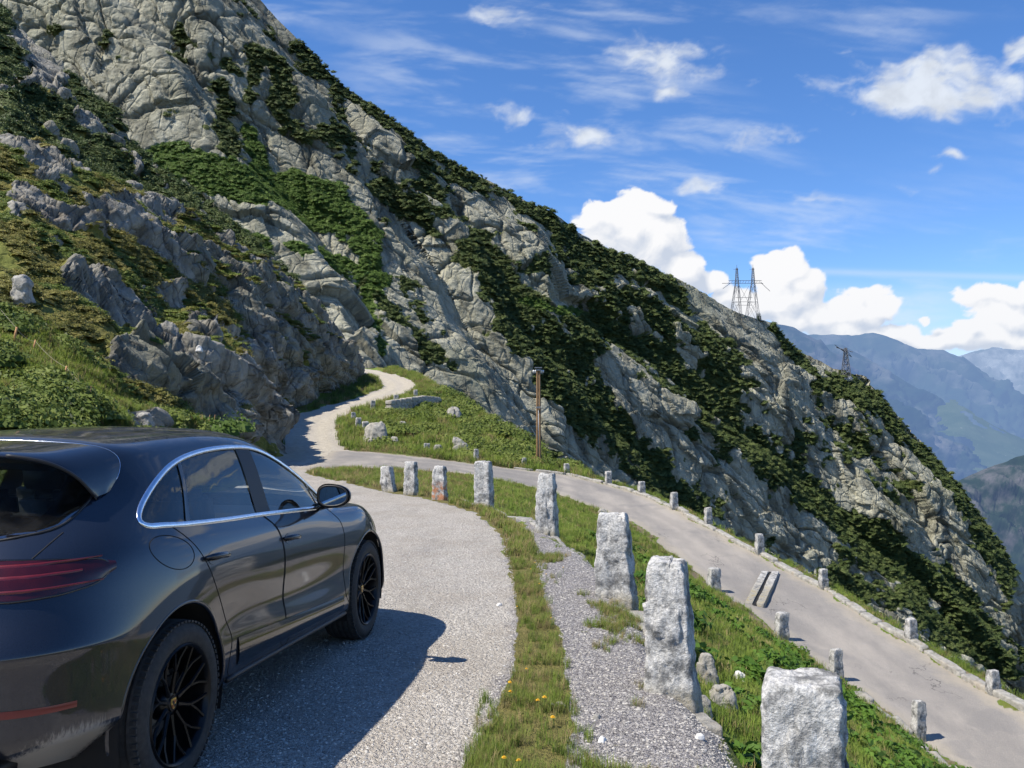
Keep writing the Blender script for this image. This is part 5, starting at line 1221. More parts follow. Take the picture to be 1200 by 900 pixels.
# headliner, cabin floor, dashboard, seats, steering wheel
m_ = (fv > 10.0)
hl = Sf.copy(); hl[:, 2] -= .035
used = np.unique(F[m_]); re = np.zeros(len(Sf), np.int64); re[used] = np.arange(len(used)); V = hl[used]-np.array([0, CAR_MID, 0]); Fh = re[F[m_]]
link('headliner', mesh_np('headliner', np.concatenate([V, V*mir]), np.concatenate([Fh, Fh[:, ::-1]+len(V)]), C_GREYIN, True), car)
mb = MB(); mb.box(L(0, 2.3, .42), (1.62, 3.4, .10)).box(L(0, 2.35, .62), (.24, 1.0, .30)); mb.build('cabin_floor', C_DARK, car, bevel=.02)
mb = MB(); mb.box(L(0, .80, 1.06), (1.24, .56, .03)); mb.build('parcel_shelf', C_GREYIN, car, bevel=.01)
mb = MB(); rows = [(3.40, 1.035), (3.10, 1.06), (2.86, 1.03), (2.80, .96), (2.86, .70), (3.2, .50)]
vs = [L(s*.80, a, c) for s in (-1, 1) for a, c in rows]; n = len(rows)
mb.add(vs, [(k, k+1, n+k+1, n+k) for k in range(n-1)]+[tuple(range(n)), tuple(range(n, 2*n))[::-1]]).build('dashboard', C_SEAT, car, bevel=.015)
def cushion(mb, c, d, rx=0., nseg=6):
    """rounded slab"""
    bm = bmesh.new(); bmesh.ops.create_cube(bm, size=1)
    bmesh.ops.scale(bm, vec=d, verts=bm.verts); bmesh.ops.bevel(bm, geom=bm.edges[:], offset=min(d)*.38, segments=4, affect='EDGES')
    M = Matrix.Translation(Vector(c)) @ Matrix.Rotation(rx, 4, 'X'); bm.transform(M)
    bm.verts.index_update(); mb.add([v.co.copy() for v in bm.verts], [[v.index for v in f.verts] for f in bm.faces]); bm.free()
for lat in (-.37, .37):
    mb = MB(); cushion(mb, L(lat, 2.30, .64), (.52, .54, .17)); cushion(mb, L(lat, 1.98, .95), (.50, .15, .66), R(16)); s_ = mb.build('seat', C_SEAT, car, True)
    mb = MB(); cushion(mb, L(lat, 1.865, 1.335), (.27, .11, .20), R(12)); mb.tube([L(lat-.07, 1.88, 1.2), L(lat-.07, 1.87, 1.3)], .008).tube([L(lat+.07, 1.88, 1.2), L(lat+.07, 1.87, 1.3)], .008); mb.build('headrest', C_SEAT, s_, True)
mb = MB(); cushion(mb, L(0, 1.36, .64), (1.30, .50, .17)); cushion(mb, L(0, 1.07, .93), (1.28, .16, .58), R(20)); rb = mb.build('rear_bench', C_SEAT, car, True)
for lat in (-.42, 0, .42):
    mb = MB(); cushion(mb, L(lat, .97, 1.26), (.26, .10, .15), R(12)); mb.build('headrest', C_SEAT, rb, True)
mb = MB(); ctr_ = Vector(L(-.37, 2.70, 1.0)); axs = Vector((0, -1, .38)).normalized(); a_ = axs.orthogonal().normalized(); b_ = axs.cross(a_)
mb.tube([ctr_+(a_*math.cos(t)+b_*math.sin(t))*.185 for t in np.linspace(0, 2*PI, 40, endpoint=False)], .015, 8, closed=True)
for t in (R(0), R(120), R(240)): mb.tube([ctr_, ctr_+(a_*math.cos(t)+b_*math.sin(t))*.18], .014, 6)
mb.lathe([(.0, .03), (.07, .025), (.075, -.02)], axs, ctr_, 20); mb.build('steering_wheel', C_SEAT, car, True)
mb = MB(); cushion(mb, L(0, 2.56, 1.44), (.24, .03, .07)); mb.build('inner_mirror', C_BLACK, car, True)

# ---- wheels
def wheel(lat, xl, sd, width):
    o = Vector(L(lat*sd, xl, .371)); ax = (sd, 0, 0)       # outward
    w2 = width/2
    mb = MB()
    prof = [(.262, -w2+.01), (.27, -w2), (.30, -w2-.006), (.335, -w2+.002), (.357, -w2+.018), (.368, -w2+.04)]
    for k in range(5):
        c_ = -w2+.05+(width-.10)*k/4
        if k: prof += [(.358, c_-.011), (.358, c_-.004)]
        prof += [(.3715, c_-.001 if k else c_), (.3715, c_+.022)]
    prof = [p for p in prof if p[1] < w2-.035]+[(.368, w2-.04), (.357, w2-.018), (.335, w2-.002), (.318, w2+.006), (.30, w2+.004), (.277, w2-.002), (.264, w2-.012)]
    mb.lathe(prof, ax, o, 72); 
    # shoulder blocks
    for k in range(72):
        t = 2*PI*k/72; a1 = Vector(ax); u = Vector((0, math.cos(t), math.sin(t))); v = Vector((0, -math.sin(t), math.cos(t)))
        M = Matrix((a1, v, u)).transposed().to_4x4(); M.translation = o+u*.3625+a1*(w2-.024)
        mb.box((0, 0, 0), (.030, .020, .010), M)
    wh = mb.build('wheel', C_RUB, car, True, auto=50)
    mb = MB(); mb.lathe([(.262, w2-.012), (.268, w2-.006), (.262, w2+.001), (.252, w2-.004), (.246, w2-.03), (.24, w2-.09), (.238, -w2+.02)], ax, o, 64)
    rim = mb.build('rim', C_RIM, wh, True, auto=60)
    mb = MB()
    def pt(r, t, h): return o+Vector((sd*h, r*math.cos(t), r*math.sin(t)))
    fz = w2-.028
    for k in range(10):
        t = 2*PI*(k+.5)/10; d1, d2 = .155, .115
        mb.tube([pt(.05, t, fz-.03), pt(.105, t, fz-.022), pt(.15, t, fz-.014)], [.013, .010, .0095], 6)
        for s in (-1, 1):
            mb.tube([pt(.145, t, fz-.014), pt(.20, t+s*.10, fz-.004), pt(.252, t+s*.20, fz+.012)], [.0095, .0078, .0085], 6)
    mb.lathe([(.0, fz-.02), (.033, fz-.02), (.036, fz-.026), (.06, fz-.030), (.074, fz-.045), (.074, fz-.09)], ax, o, 32)
    for k in range(5):
        t = 2*PI*k/5+.3; mb.lathe([(0, fz-.022), (.009, fz-.022), (.010, fz-.04)], ax, pt(.056, t, 0), 8)
    mb.build('spokes', C_RIM, rim, True, auto=45)
    mb = MB(); mb.lathe([(.0, -.02), (.19, -.02), (.19, -.045), (.0, -.045)], ax, o, 40); mb.build('brake_disc', C_DISC, wh, True, auto=40)
    # crest on the hub cap: gold shield with dark and red quarters
    def shield(s, off, a0=0, cx=0, cz=0): return [o+Vector((sd*(fz-.020+off), (cx+sx*s), (cz+sz*s))) for sx, sz in ((-.8, .9), (0, 1.0), (.8, .9), (.78, 0), (.5, -.65), (0, -1.0), (-.5, -.65), (-.78, 0))]
    mb = MB(); b_ = shield(.026, .0005); t_ = shield(.025, .003); mb.add(b_+t_, [tuple(range(8, 16))]+[(k, (k+1) % 8, 8+(k+1) % 8, 8+k) for k in range(8)]); cr = mb.build('hub_crest', C_GOLD, rim)
    for sx, sz, mt in ((-1, -1, C_RED), (1, 1, C_RED), (1, -1, C_GLOSSBLK), (-1, 1, C_GLOSSBLK)):
        mb = MB(); 
        for q_ in range(2):
            x0 = sx*(.005+.007*q_); z0 = sz*.010
            mb.add([o+Vector((sd*(fz-.0160), x0+a, z0+c)) for a, c in ((-.002, -.006), (.002, -.006), (.002, .006), (-.002, .006))], [(0, 1, 2, 3)])
        mb.build('crest_bar', mt, cr)
    mb = MB(); mb.add([p+Vector((sd*.0006, 0, 0)) for p in shield(.0075, .003)], [tuple(range(8))]).build('crest_field', C_GLOSSBLK, cr)
for sd in (1, -1):
    wheel(.815, 1.0, sd, .285); wheel(.815, 3.807, sd, .265)
# ================================================================== finding the ground under a bearing
def ray_ground(px, py, y0=2.2, y1=95):
    Y = np.concatenate([np.linspace(y0, 30, 700), np.linspace(30.05, y1, 900)])
    Pp = at(np.full(len(Y), px), np.full(len(Y), py), Y); h = height(Pp[:, 0], Pp[:, 1])
    k = np.where(Pp[:, 2] <= h)[0]; k = k[0] if len(k) else len(Y)-1
    return Vector((Pp[k, 0], Pp[k, 1], h[k]))
hx, hy = to_px(PA); hx_b, hy_b = to_px(PB); mx_, my_ = to_px(M_P2)
def on_mesh(Pm, ax, ay, px, py, r=5):
    d = (ax-px)**2+(ay-py)**2; k = np.where(d < r*r)[0]
    if not len(k): k = [int(np.argmin(d))]
    k = k[np.argmin(np.linalg.norm(Pm[k], axis=1))] if len(k) > 1 else k[0]
    return Vector(Pm[k])

# ================================================================== granite posts
def granite(name, sc=1., white=1.):
    m, nt, b = new_mat(name); p = objc(nt)
    n1 = nz(nt, p, 7/sc, 7, .72); n2 = nz(nt, p, 60/sc, 4, .7); n3 = nz(nt, p, 2.2/sc, 4, .6)
    c = ramp(nt, n1, [(.34, (.085, .085, .083)), (.44, (.27, .265, .25)), (.53, (.60*white, .585*white, .55*white)), (.70, (.76*white, .745*white, .71*white))])
    c = mixc(nt, mapr(nt, n2, .40, .62, .5, 0), c, (.12, .12, .12))
    c = mixc(nt, mapr(nt, n3, .58, .72, 0, .45), c, (.36, .32, .22))
    xyz = nt.nodes.new('ShaderNodeSeparateXYZ'); nt.links.new(p, xyz.inputs[0])
    c = mixc(nt, mth(nt, 'MULTIPLY', mapr(nt, xyz.outputs[2], .16, .0), mapr(nt, n1, .40, .6)), c, (.26, .22, .13))
    nt.links.new(c, b.inputs['Base Color']); b.inputs['Roughness'].default_value = .92; b.inputs['Specular IOR Level'].default_value = .25
    h = mth(nt, 'ADD', n1, mth(nt, 'MULTIPLY', n2, .35)); bump(nt, b, h, .035*sc, .8); return m
M_GRAN = granite('weathered granite'); M_GRAN2 = granite('pale granite', 1.2, .86)
mR, nt, b = new_mat('field stone'); p = pos(nt)
cR = ramp(nt, nz(nt, p, 6, 7, .7), [(.3, (.17, .16, .14)), (.5, (.31, .295, .26)), (.7, (.43, .41, .365))]); cR = mixc(nt, mapr(nt, nz(nt, p, 2, 4), .55, .7, 0, .5), cR, (.36, .29, .20))
nt.links.new(cR, b.inputs['Base Color']); b.inputs['Roughness'].default_value = .92; bump(nt, b, nz(nt, p, 14, 7, .7), .05, .8); M_STONE = mR
mW, nt, b = new_mat('white quartz stone'); c = ramp(nt, nz(nt, objc(nt), 9, 5), [(.3, (.52, .51, .48)), (.7, (.76, .75, .72))]); nt.links.new(c, b.inputs['Base Color']); b.inputs['Roughness'].default_value = .8; M_WHITE = mW

def rough_block(w, d, h, seed, top=.75, n=22, chip=.10, lean=(0, 0), skew=0., bury=.15, rnd=.16, amp=1.):
    """hewn stone: subdivided box, rounded and broken by noise. base at z=0"""
    bm = bmesh.new(); bmesh.ops.create_cube(bm, size=2); bmesh.ops.subdivide_edges(bm, edges=bm.edges[:], cuts=n-1, use_grid_fill=True)
    V = np.array([v.co[:] for v in bm.verts]); Fc = np.array([[v.index for v in f.verts] for f in bm.faces]); bm.free()
    s = np.array([w, d, h])/2; U = V.copy()
    r = rnd; inner = np.clip(U, -(1-r), 1-r); dl = U-inner; L_ = np.linalg.norm(dl, axis=1, keepdims=True); U = inner+np.where(L_ > 1e-6, dl/np.maximum(L_, 1e-6)*r*np.minimum(1, L_/r), 0)
    t = (U[:, 2]+1)/2; k = 1-(1-top)*t
    Pq = np.stack([U[:, 0]*s[0]*k+skew*t*w, U[:, 1]*s[1]*k, (U[:, 2]+1)*s[2]], 1)
    nr_ = V/np.linalg.norm(V, axis=1, keepdims=True); q = Pq/w+seed*3.17
    sc = (w*d)**.5
    dsp = .060*fbm(q*1.6, 3, seed)+.022*ridged(q*3.2, 3, seed+1)+.030*fbm(q*8, 3, seed+2)
    k1, g1 = facet(q*1.5, seed+3); dsp += chip*k1*.75
    Pq = Pq+nr_*(dsp*sc*amp)[:, None]
    Pq[:, 0] += lean[0]*Pq[:, 2]; Pq[:, 1] += lean[1]*Pq[:, 2]; Pq[:, 2] -= bury
    return Pq, Fc
def stone(name, loc, dims, seed, label, cat, mat, group=None, rz=0., **kw):
    V, Fc = rough_block(*dims, seed, **kw); o = link(name, mesh_np(name, V, Fc, mat, True)); o.location = loc; o.rotation_euler = (0, 0, rz)
    return tag(o, label, cat, group)
GU = 'granite guard stones along the gravel edge'
def post_at(px, d, wpx, topy, seed, label, group, basez=None, dep=None, mat=None, **kw):
    x = (px-600)/FPX*d; y = d; gz = float(height(np.array([x]), np.array([y]))[0]) if basez is None else basez
    tz = float(at(px, topy, d)[2]); w = wpx*d/FPX; bury = kw.pop('bury', .15)
    return stone('guard_stone', (x, y, gz), (w*.92, dep or w*.7, tz-gz+bury), seed, label, 'guard stone', mat or M_GRAN, group, bury=bury, rz=-.32, **kw)
post_at(936, 3.45, 104, 795, 3, 'big white speckled granite post nearest the camera at the bottom right', GU, basez=-.25, dep=.27, n=44, top=.90, bury=.25, rnd=.2, chip=.07)
post_at(786, 5.6, 65, 657, 5, 'tall pale granite post standing at the broken gravel edge, second nearest', GU, basez=-.08, dep=.30, n=40, top=.66, bury=.2, lean=(0, 0), skew=-.09, chip=.09)
post_at(722, 8.5, 50, 602, 8, 'stout granite post with sloping right side, third from the camera', GU, n=34, top=.66, skew=-.10, chip=.10)
post_at(641, 13.4, 27, 555, 12, 'slender granite post at the bend of the kerb, right beside the lower road', GU, n=26, top=.72, skew=-.03)
post_at(567, 17.4, 22, 541, 14, 'tall square granite post, tallest of the far five at the bend', GU, n=24, top=.86, chip=.06)
post_at(516, 19.0, 18, 546, 17, 'granite post with rusty red lichen near its foot', GU, n=22, top=.74, mat=granite('lichened granite'))
post_at(482, 20.3, 16, 541, 19, 'upright granite post second from the far end of the row', GU, n=22, top=.85)
post_at(458, 21.3, 17, 547, 23, 'leaning pale granite post at the far end of the row', GU, n=22, top=.78, lean=(-.10, 0), skew=-.12)
# rust coloured lichen on one post
lm = D.materials['lichened granite']; nt = lm.node_tree; bs = nt.nodes['Principled BSDF']; src = bs.inputs['Base Color'].links[0].from_socket
xyz = nt.nodes.new('ShaderNodeSeparateXYZ'); nt.links.new(objc(nt), xyz.inputs[0])
nt.links.new(mixc(nt, mth(nt, 'MULTIPLY', mapr(nt, xyz.outputs[2], .42, .25), mapr(nt, nz(nt, objc(nt), 9, 4), .42, .55)), src, (.42, .20, .11)), bs.inputs['Base Color'])

def road_post(px, by, ty, wpx, seed, label, group, **kw):
    g = ray_ground(px, by); s = g.y/FPX; kw.setdefault('n', 16); kw.setdefault('top', .8)
    return stone('guard_stone', g, (wpx*s, wpx*s*.75, (by-ty)*s*1.02+.12), seed, label, 'guard stone', M_GRAN2, group, bury=.12, rz=kw.pop('rz', .3), **kw)
GN_ = 'small guard stones on the near side of the lower road'
for a in ((836, 692, 667, 15, 31, 'small granite stone on the near verge just uphill of the stone drain', .06), (915, 747, 719, 15, 32, 'small granite stone on the near verge just downhill of the stone drain', .10),
          (980, 795, 762, 14, 33, 'squat granite stone at the near verge beside the dirt patch', .0), (1076, 866, 824, 15, 34, 'dark granite stone lowest on the near verge of the lower road', .05)):
    road_post(*a[:6], GN_, lean=(a[6]*.8, 0))
GF = 'guard stones along the outer edge of the lower road'
for a in ((614, 547, 537, 6, 41, 'outer guard stone just left of the telegraph pole foot'), (664, 556, 544, 7, 42, 'outer guard stone just right of the telegraph pole'), (713, 568, 553, 8, 43, 'outer guard stone second right of the telegraph pole'),
          (752, 580, 565, 8, 44, 'outer guard stone third right of the telegraph pole'), (790, 597, 578, 9, 45, 'outer guard stone above the middle of the lower road bend'), (830, 617, 596, 9, 46, 'pale outer guard stone behind the third granite post and up the road'),
          (890, 650, 627, 10, 47, 'outer guard stone just uphill of the stone drain'), (965, 690, 668, 10, 48, 'outer guard stone beside the dark bushes below the drain'), (1068, 753, 727, 13, 49, 'outer guard stone second from the right edge'), (1164, 814, 787, 14, 50, 'outer guard stone nearest the right edge of the picture')):
    road_post(*a, GF)
GT = 'guard stones along the gravel track'
for a in ((414, 495, 484, 6, 51, 'grey guard stone at the inside of the track bend, first uphill'), (420, 501, 490, 7, 52, 'grey guard stone right of the first one at the track bend'), (428, 507, 495, 8, 53, 'broad guard stone touching the boulder beside the track'), (437, 480, 470, 6, 54, 'guard stone left of the dry stone wall'),
          (464, 473, 463, 6, 55, 'guard stone behind the left end of the dry stone wall'), (487, 468, 457, 5, 56, 'topmost guard stone where the track turns out of sight'), (500, 529, 520, 8, 57, 'white block of granite on the grassy mound above the road'), (558, 540, 527, 6, 58, 'leaning white stone at the foot of the mound beside the road')):
    road_post(*a, GT, n=12)

# ================================================================== kerb stones, drain, walls, boulders
def stone_row(name, pts, wid, hgt, seed, label, cat, gap=.02, lmin=.5, lmax=1.1, mat=None, jit=.05, n=7):
    """a course of flat stones laid end to end along a line on the ground"""
    r = np.random.default_rng(seed); pts = [np.array(p[:2]) for p in pts]; vs, fs, off = [], [], 0
    seg = np.array([np.linalg.norm(b_-a_) for a_, b_ in zip(pts[:-1], pts[1:])]); cum = np.r_[0, np.cumsum(seg)]; s = 0
    def pa(t): return np.array([np.interp(t, cum, [q[0] for q in pts]), np.interp(t, cum, [q[1] for q in pts])])
    while s < cum[-1]-.2:
        l = min(r.uniform(lmin, lmax), cum[-1]-s); c_ = pa(s+l/2); dr_ = pa(s+l)-pa(s); an = math.atan2(dr_[1], dr_[0])
        V, Fc = rough_block(l-gap, wid*r.uniform(.8, 1.15), hgt*r.uniform(.85, 1.15)+.12, int(r.integers(1e4)), top=.93, n=n, bury=.12, chip=.05, amp=.5)
        ca, sa = math.cos(an), math.sin(an); z0 = float(height(np.array([c_[0]]), np.array([c_[1]]))[0]); za, zb2 = (float(height(np.array([q[0]]), np.array([q[1]]))[0]) for q in (pa(s), pa(s+l)))
        V[:, 2] += V[:, 0]/l*(zb2-za)
        V = np.stack([V[:, 0]*ca-V[:, 1]*sa+c_[0]+r.normal(0, jit), V[:, 0]*sa+V[:, 1]*ca+c_[1]+r.normal(0, jit), V[:, 2]+z0], 1)
        vs.append(V); fs.append(Fc+off); off += len(V); s += l
    o = link(name, mesh_np(name, np.concatenate(vs), np.concatenate(fs), mat or M_STONE, True)); return tag(o, label, cat)
outer = [(x+.10, y+.10) for x, y in FAR_EDGE[3:15]]
stone_row('stone_kerb', outer, .26, .10, 60, 'low beige stone kerb along the outer edge of the lower road', 'kerb', lmin=.7, lmax=1.6, jit=.03)
lowk = [ray_ground(*q) for q in ((1000, 812), (1020, 828), (1045, 846), (1062, 862), (1085, 880), (1115, 905))]
stone_row('stone_kerb', lowk, .30, .06, 61, 'broken pale stone edging on the near verge at the lower right', 'kerb', lmin=.3, lmax=.7)
stone_row('stone_kerb', [(.93, 12.0), (.58, 13.6), (.12, 15.7), (-.40, 17.4), (-1.3, 18.9)], .26, .05, 62, 'flat pale kerb stones at the foot of the far granite posts', 'kerb', lmin=.4, lmax=1.0)
stone_row('stone_kerb', [(1.17, 3.9), (1.19, 4.6)], .20, .10, 63, 'cream coloured kerb stone beside the nearest granite post', 'kerb', lmin=.75, lmax=.8, n=16, jit=.0)
stone_row('stone_kerb', [(1.13, 5.0), (1.12, 5.5)], .10, .05, 64, 'narrow pale stone wedged at the foot of the tall granite post', 'kerb', lmin=.5, lmax=.6, n=12, jit=.0)
stone_row('stone_kerb', [(1.15, 6.6), (1.12, 7.4), (1.1, 8.3)], .18, .06, 65, 'short course of kerb stones between the second and third granite posts', 'kerb', lmin=.4, lmax=.6, n=10, jit=.02)
# drain of two slabs across the road
dA, dB = ray_ground(884, 710), ray_ground(903, 671); dv_ = (dB-dA); dl = dv_.length; side_v = Vector((-dv_.y, dv_.x, 0)).normalized()
dr_o = empty('drain_channel', tuple((dA+dB)/2), 0, 'two long granite slabs with a dark slot laid across the lower road', 'drain')
for k, s_ in enumerate((-1, 1)):
    V, Fc = rough_block(dl*.98, .21, .16, 70+k, top=.98, n=14, bury=.095, chip=.03, amp=.35, rnd=.08)
    an = math.atan2(dv_.y, dv_.x); V[:, 2] += V[:, 0]/dl*dv_.z; ca, sa = math.cos(an), math.sin(an)
    V = np.stack([V[:, 0]*ca-V[:, 1]*sa+side_v.x*.155*s_, V[:, 0]*sa+V[:, 1]*ca+side_v.y*.155*s_, V[:, 2]], 1); link('slab', mesh_np('slab', V, Fc, M_GRAN2, True), dr_o)
V = [Vector((-dl/2, -.05, -.02)), Vector((dl/2, -.05, -.02)), Vector((dl/2, .05, -.02)), Vector((-dl/2, .05, -.02))]
V = [(v.x*ca-v.y*sa, v.x*sa+v.y*ca, v.x/dl*dv_.z+.022) for v in V]; link('slot', mesh_np('slot', V, [(0, 1, 2, 3)], D.materials['dark lining']), dr_o)
# dry stone wall on the mound
wa, wb = ray_ground(456, 484), ray_ground(512, 475)
wb = Vector((wb.x, min(wb.y, wa.y+6), 0)); wb.z = float(height(np.array([wb.x]), np.array([wb.y]))[0])
vs, fs, off = [], [], 0; r = np.random.default_rng(5); wl = (wb-wa).length; an = math.atan2(wb.y-wa.y, wb.x-wa.x); ca, sa = math.cos(an), math.sin(an)
for lay in range(4):
    s = r.uniform(-.2, 0)
    while s < wl:
        l = r.uniform(.3, .7); V, Fc = rough_block(l, .5, .26, int(r.integers(1e4)), top=.95, n=5, bury=0, chip=.06, amp=.7)
        cx_ = s+l/2; c0_ = wa+(wb-wa)*(cx_/wl); z0 = c0_.z-.15+lay*.22*(1-.35*max(0, cx_/wl-.7)/.3)
        V = np.stack([V[:, 0]*ca-V[:, 1]*sa+c0_.x, V[:, 0]*sa+V[:, 1]*ca+c0_.y+r.normal(0, .03), V[:, 2]+z0], 1); vs.append(V); fs.append(Fc+off); off += len(V); s += l
o = link('dry_stone_wall', mesh_np('dry_stone_wall', np.concatenate(vs), np.concatenate(fs), M_STONE, True)); tag(o, 'short dark dry stone wall on the grassy mound beside the track', 'wall')

def boulder(px, py, wpx, hpx, seed, label, where='g', dep=.8, mat=None, bury=.3, **kw):
    g = ray_ground(px, py) if where == 'g' else on_mesh(PA, hx, hy, px, py)
    s = g.length/FPX; w, h = wpx*s, hpx*s
    kw.setdefault('n', 16); kw.setdefault('top', .55); kw.setdefault('rnd', .55)
    return stone('boulder', g, (w, w*dep, h*(1+bury)), seed, label, 'boulder', mat or M_STONE, None, bury=h*bury, chip=.16, **kw)
boulder(441, 517, 34, 20, 81, 'grey cracked boulder at the foot of the track beside the guard stones', n=22)
boulder(462, 521, 14, 9, 82, 'small dark boulder right of the larger one beside the track')
boulder(531, 494, 22, 15, 83, 'angular grey crag on the mound right of the dry stone wall', n=22)
boulder(542, 527, 24, 14, 84, 'pale rock slab leaning down the mound toward the road', n=22, top=.3, skew=-.35)
boulder(471, 501, 14, 7, 85, 'low rubble stone below the dry stone wall'); boulder(482, 505, 10, 5, 86, 'small pale rubble stone in the grass under the dry stone wall'); boulder(513, 530, 12, 8, 87, 'light stone lying in the grass in the middle of the mound')
boulder(828, 800, 26, 30, 88, 'pinkish grey rock right behind the tall granite post', n=20); boulder(846, 826, 34, 20, 89, 'flat grey rock on the grass bank right of the tall granite post', n=20); boulder(868, 797, 16, 9, 90, 'small white rock on the grass bank', mat=M_WHITE); boulder(820, 840, 30, 22, 91, 'dark wedge of rock under the foot of the tall granite post', n=18)
boulder(706, 603, 12, 6, 92, 'flat pale stone in the grass between gravel and lower road')
boulder(171, 497, 24, 12, 93, 'pale boulder on the grass just above the car roof', 'h', n=18); boulder(236, 411, 8, 5, 94, 'small white stone lying on the brown heath ledge', 'h', mat=M_WHITE); boulder(26, 350, 26, 26, 95, 'rounded grey boulder in the heath at the far left', 'h', n=18)
GS = []
for px, py, w, hh, lab, mt in ((653, 828, 20, 7, 'long white pebble lying by the grass strip with the flowers', M_WHITE), (699, 843, 14, 8, 'grey pebble on the dark gravel right of the white one', M_STONE), (706, 871, 14, 9, 'cream coloured pebble on the dark gravel near the bottom', M_WHITE), (820, 867, 12, 11, 'white chip of stone beside the cream kerb stone', M_WHITE), (585, 710, 8, 5, 'small pale pebble at the edge of the light gravel', M_WHITE)):
    g = ray_ground(px, py); s = g.length/FPX; V, Fc = rough_block(w*s, w*s*.6, hh*s*.6, px, top=.6, n=9, bury=.004, rnd=.6)
    o = link('pebble', mesh_np('pebble', V, Fc, mt, True)); o.location = g; o.rotation_euler = (0, 0, px % 7*.2); tag(o, lab, 'pebble')

# ================================================================== telegraph pole
mw, nt, b = new_mat('weathered pole wood'); c = ramp(nt, nz(nt, objc(nt, (30, 30, 1.5)), 1, 6, .7), [(.3, (.13, .075, .035)), (.55, (.26, .155, .075)), (.8, (.36, .235, .12))]); nt.links.new(c, b.inputs['Base Color']); b.inputs['Roughness'].default_value = .85; M_WOOD = mw
M_STEEL = simple('galvanised steel', (.22, .23, .24), .5, .6, .2, 10); M_STEELD = simple('dark lattice steel', (.10, .105, .115), .6, .3, .2, 3); M_CERAM = simple('white porcelain', (.7, .7, .68), .3)
pg = ray_ground(631, 543); s = pg.y/FPX; ph = 112*s
pole = empty('telegraph_pole', tuple(pg), 0, 'tall brown wooden double telegraph pole with a small cap standing beyond the lower road', 'pole')
for sx in (-.065, .065):
    mb = MB(); mb.tube([(sx, 0, -.6), (sx+.01, 0, ph*.5), (sx*.9, 0, ph-.15)], [.068, .062, .055], 12); mb.build('post', M_WOOD, pole, True, auto=50)
mb = MB(); mb.box((0, 0, ph-.14), (.26, .22, .07)).box((0, 0, ph-.02), (.40, .28, .05)); mb.tube([(-.26, 0, ph-.32), (.26, 0, ph-.32)], .022, 8); mb.build('cap', M_STEEL, pole, bevel=.01)
for k, sx in enumerate((-.25, -.15, .15, .25)):
    mb = MB(); mb.lathe([(.0, .0), (.05, 0), (.03, .05), (.055, .08), (.04, .13), (0, .15)], (0, 0, 1), (sx, -.0, ph-.28), 10); mb.build('insulator', M_CERAM, pole, True)
mb = MB(); mb.box((0, -.14, ph*.58), (.24, .10, .10)).box((0, .10, ph*.58), (.24, .08, .10)); mb.build('clamp', M_STEEL, pole, bevel=.01)
mb = MB(); mb.tube([(0, -.16, .1), (0, -.16, ph*.55)], .025, 6); mb.build('conduit', M_STEEL, pole, True)

# ================================================================== pegs and wire on the slope
peg_tops = []
for px, by, ty, lab, rr in ((105, 474, 451, 'thin orange brown stake with loose twigs, nearest of the slope stakes', .035), (75, 442, 426, 'thin wooden stake second from the right on the green slope', .022), (40, 412, 396, 'faint thin stake in the grass between two taller ones', .02), (17, 398, 381, 'thin wooden stake farthest left on the green slope', .026)):
    g = on_mesh(PA, hx, hy, px, by); h = (by-ty)*g.length/FPX
    mb = MB(); mb.tube([(0, 0, -.2), (.02, 0, h*.5), (.05, .01, h)], [rr, rr*.95, rr*.85], 8); st_ = mb.build('stake', simple('stake wood', (.42, .22, .09), .8) if not peg_tops else D.materials['stake wood'], None, True); st_.location = g; tag(st_, lab, 'stake', 'stakes on the slope')
    peg_tops.append(g+Vector((.05, .01, h*.9)))
e_ = on_mesh(PA, hx, hy, 168, 493)+Vector((0, 0, .15)); s0 = on_mesh(PA, hx, hy, -40, 330)+Vector((0, 0, .6))
mb = MB(); chain = [e_]+[peg_tops[0], peg_tops[1], peg_tops[2], peg_tops[3]]+[s0]; pts = []
for a_, b_ in zip(chain[:-1], chain[1:]):
    for t in np.linspace(0, 1, 8)[:-1]: pts.append(a_.lerp(b_, t)-Vector((0, 0, .25*t*(1-t))))
mb.tube(pts+[s0], .0028, 5); tag(mb.build('fence_wire', simple('pale wire', (.34, .30, .22), .6), None, True), 'thin pale wire strung between the stakes on the green slope', 'wire')

# ================================================================== pylons
def bar(mb, a, b_, r): mb.tube([a, b_], r, 4)
def lattice(mb, c0, w0, c1, w1, n, r):
    """four-legged tapering lattice between two square frames"""
    c0, c1 = Vector(c0), Vector(c1); q = [(-1, -1), (1, -1), (1, 1), (-1, 1)]
    lev = [[c0.lerp(c1, k/n)+Vector((sx, sy, 0))*(w0+(w1-w0)*k/n)/2 for sx, sy in q] for k in range(n+1)]
    for i in range(4): bar(mb, lev[0][i], lev[-1][i], r)
    for k in range(n):
        for i in range(4):
            j = (i+1) % 4; bar(mb, lev[k][i], lev[k+1][j], r*.6); bar(mb, lev[k][j], lev[k+1][i], r*.6); bar(mb, lev[k+1][i], lev[k+1][j], r*.6)
def ridge_pt(px, py): return on_mesh(M_P2, mx_, my_, px, py, 4)
rp = ridge_pt(877, 371); u = rp.y/FPX; base = rp-Vector((0, 0, 2.0*u)); r_ = .28*u
py1 = empty('pylon', tuple(base), 0, 'large twin mast lattice pylon on the ridge in front of the white cloud', 'pylon')
def pz(y): return (373-y)*u
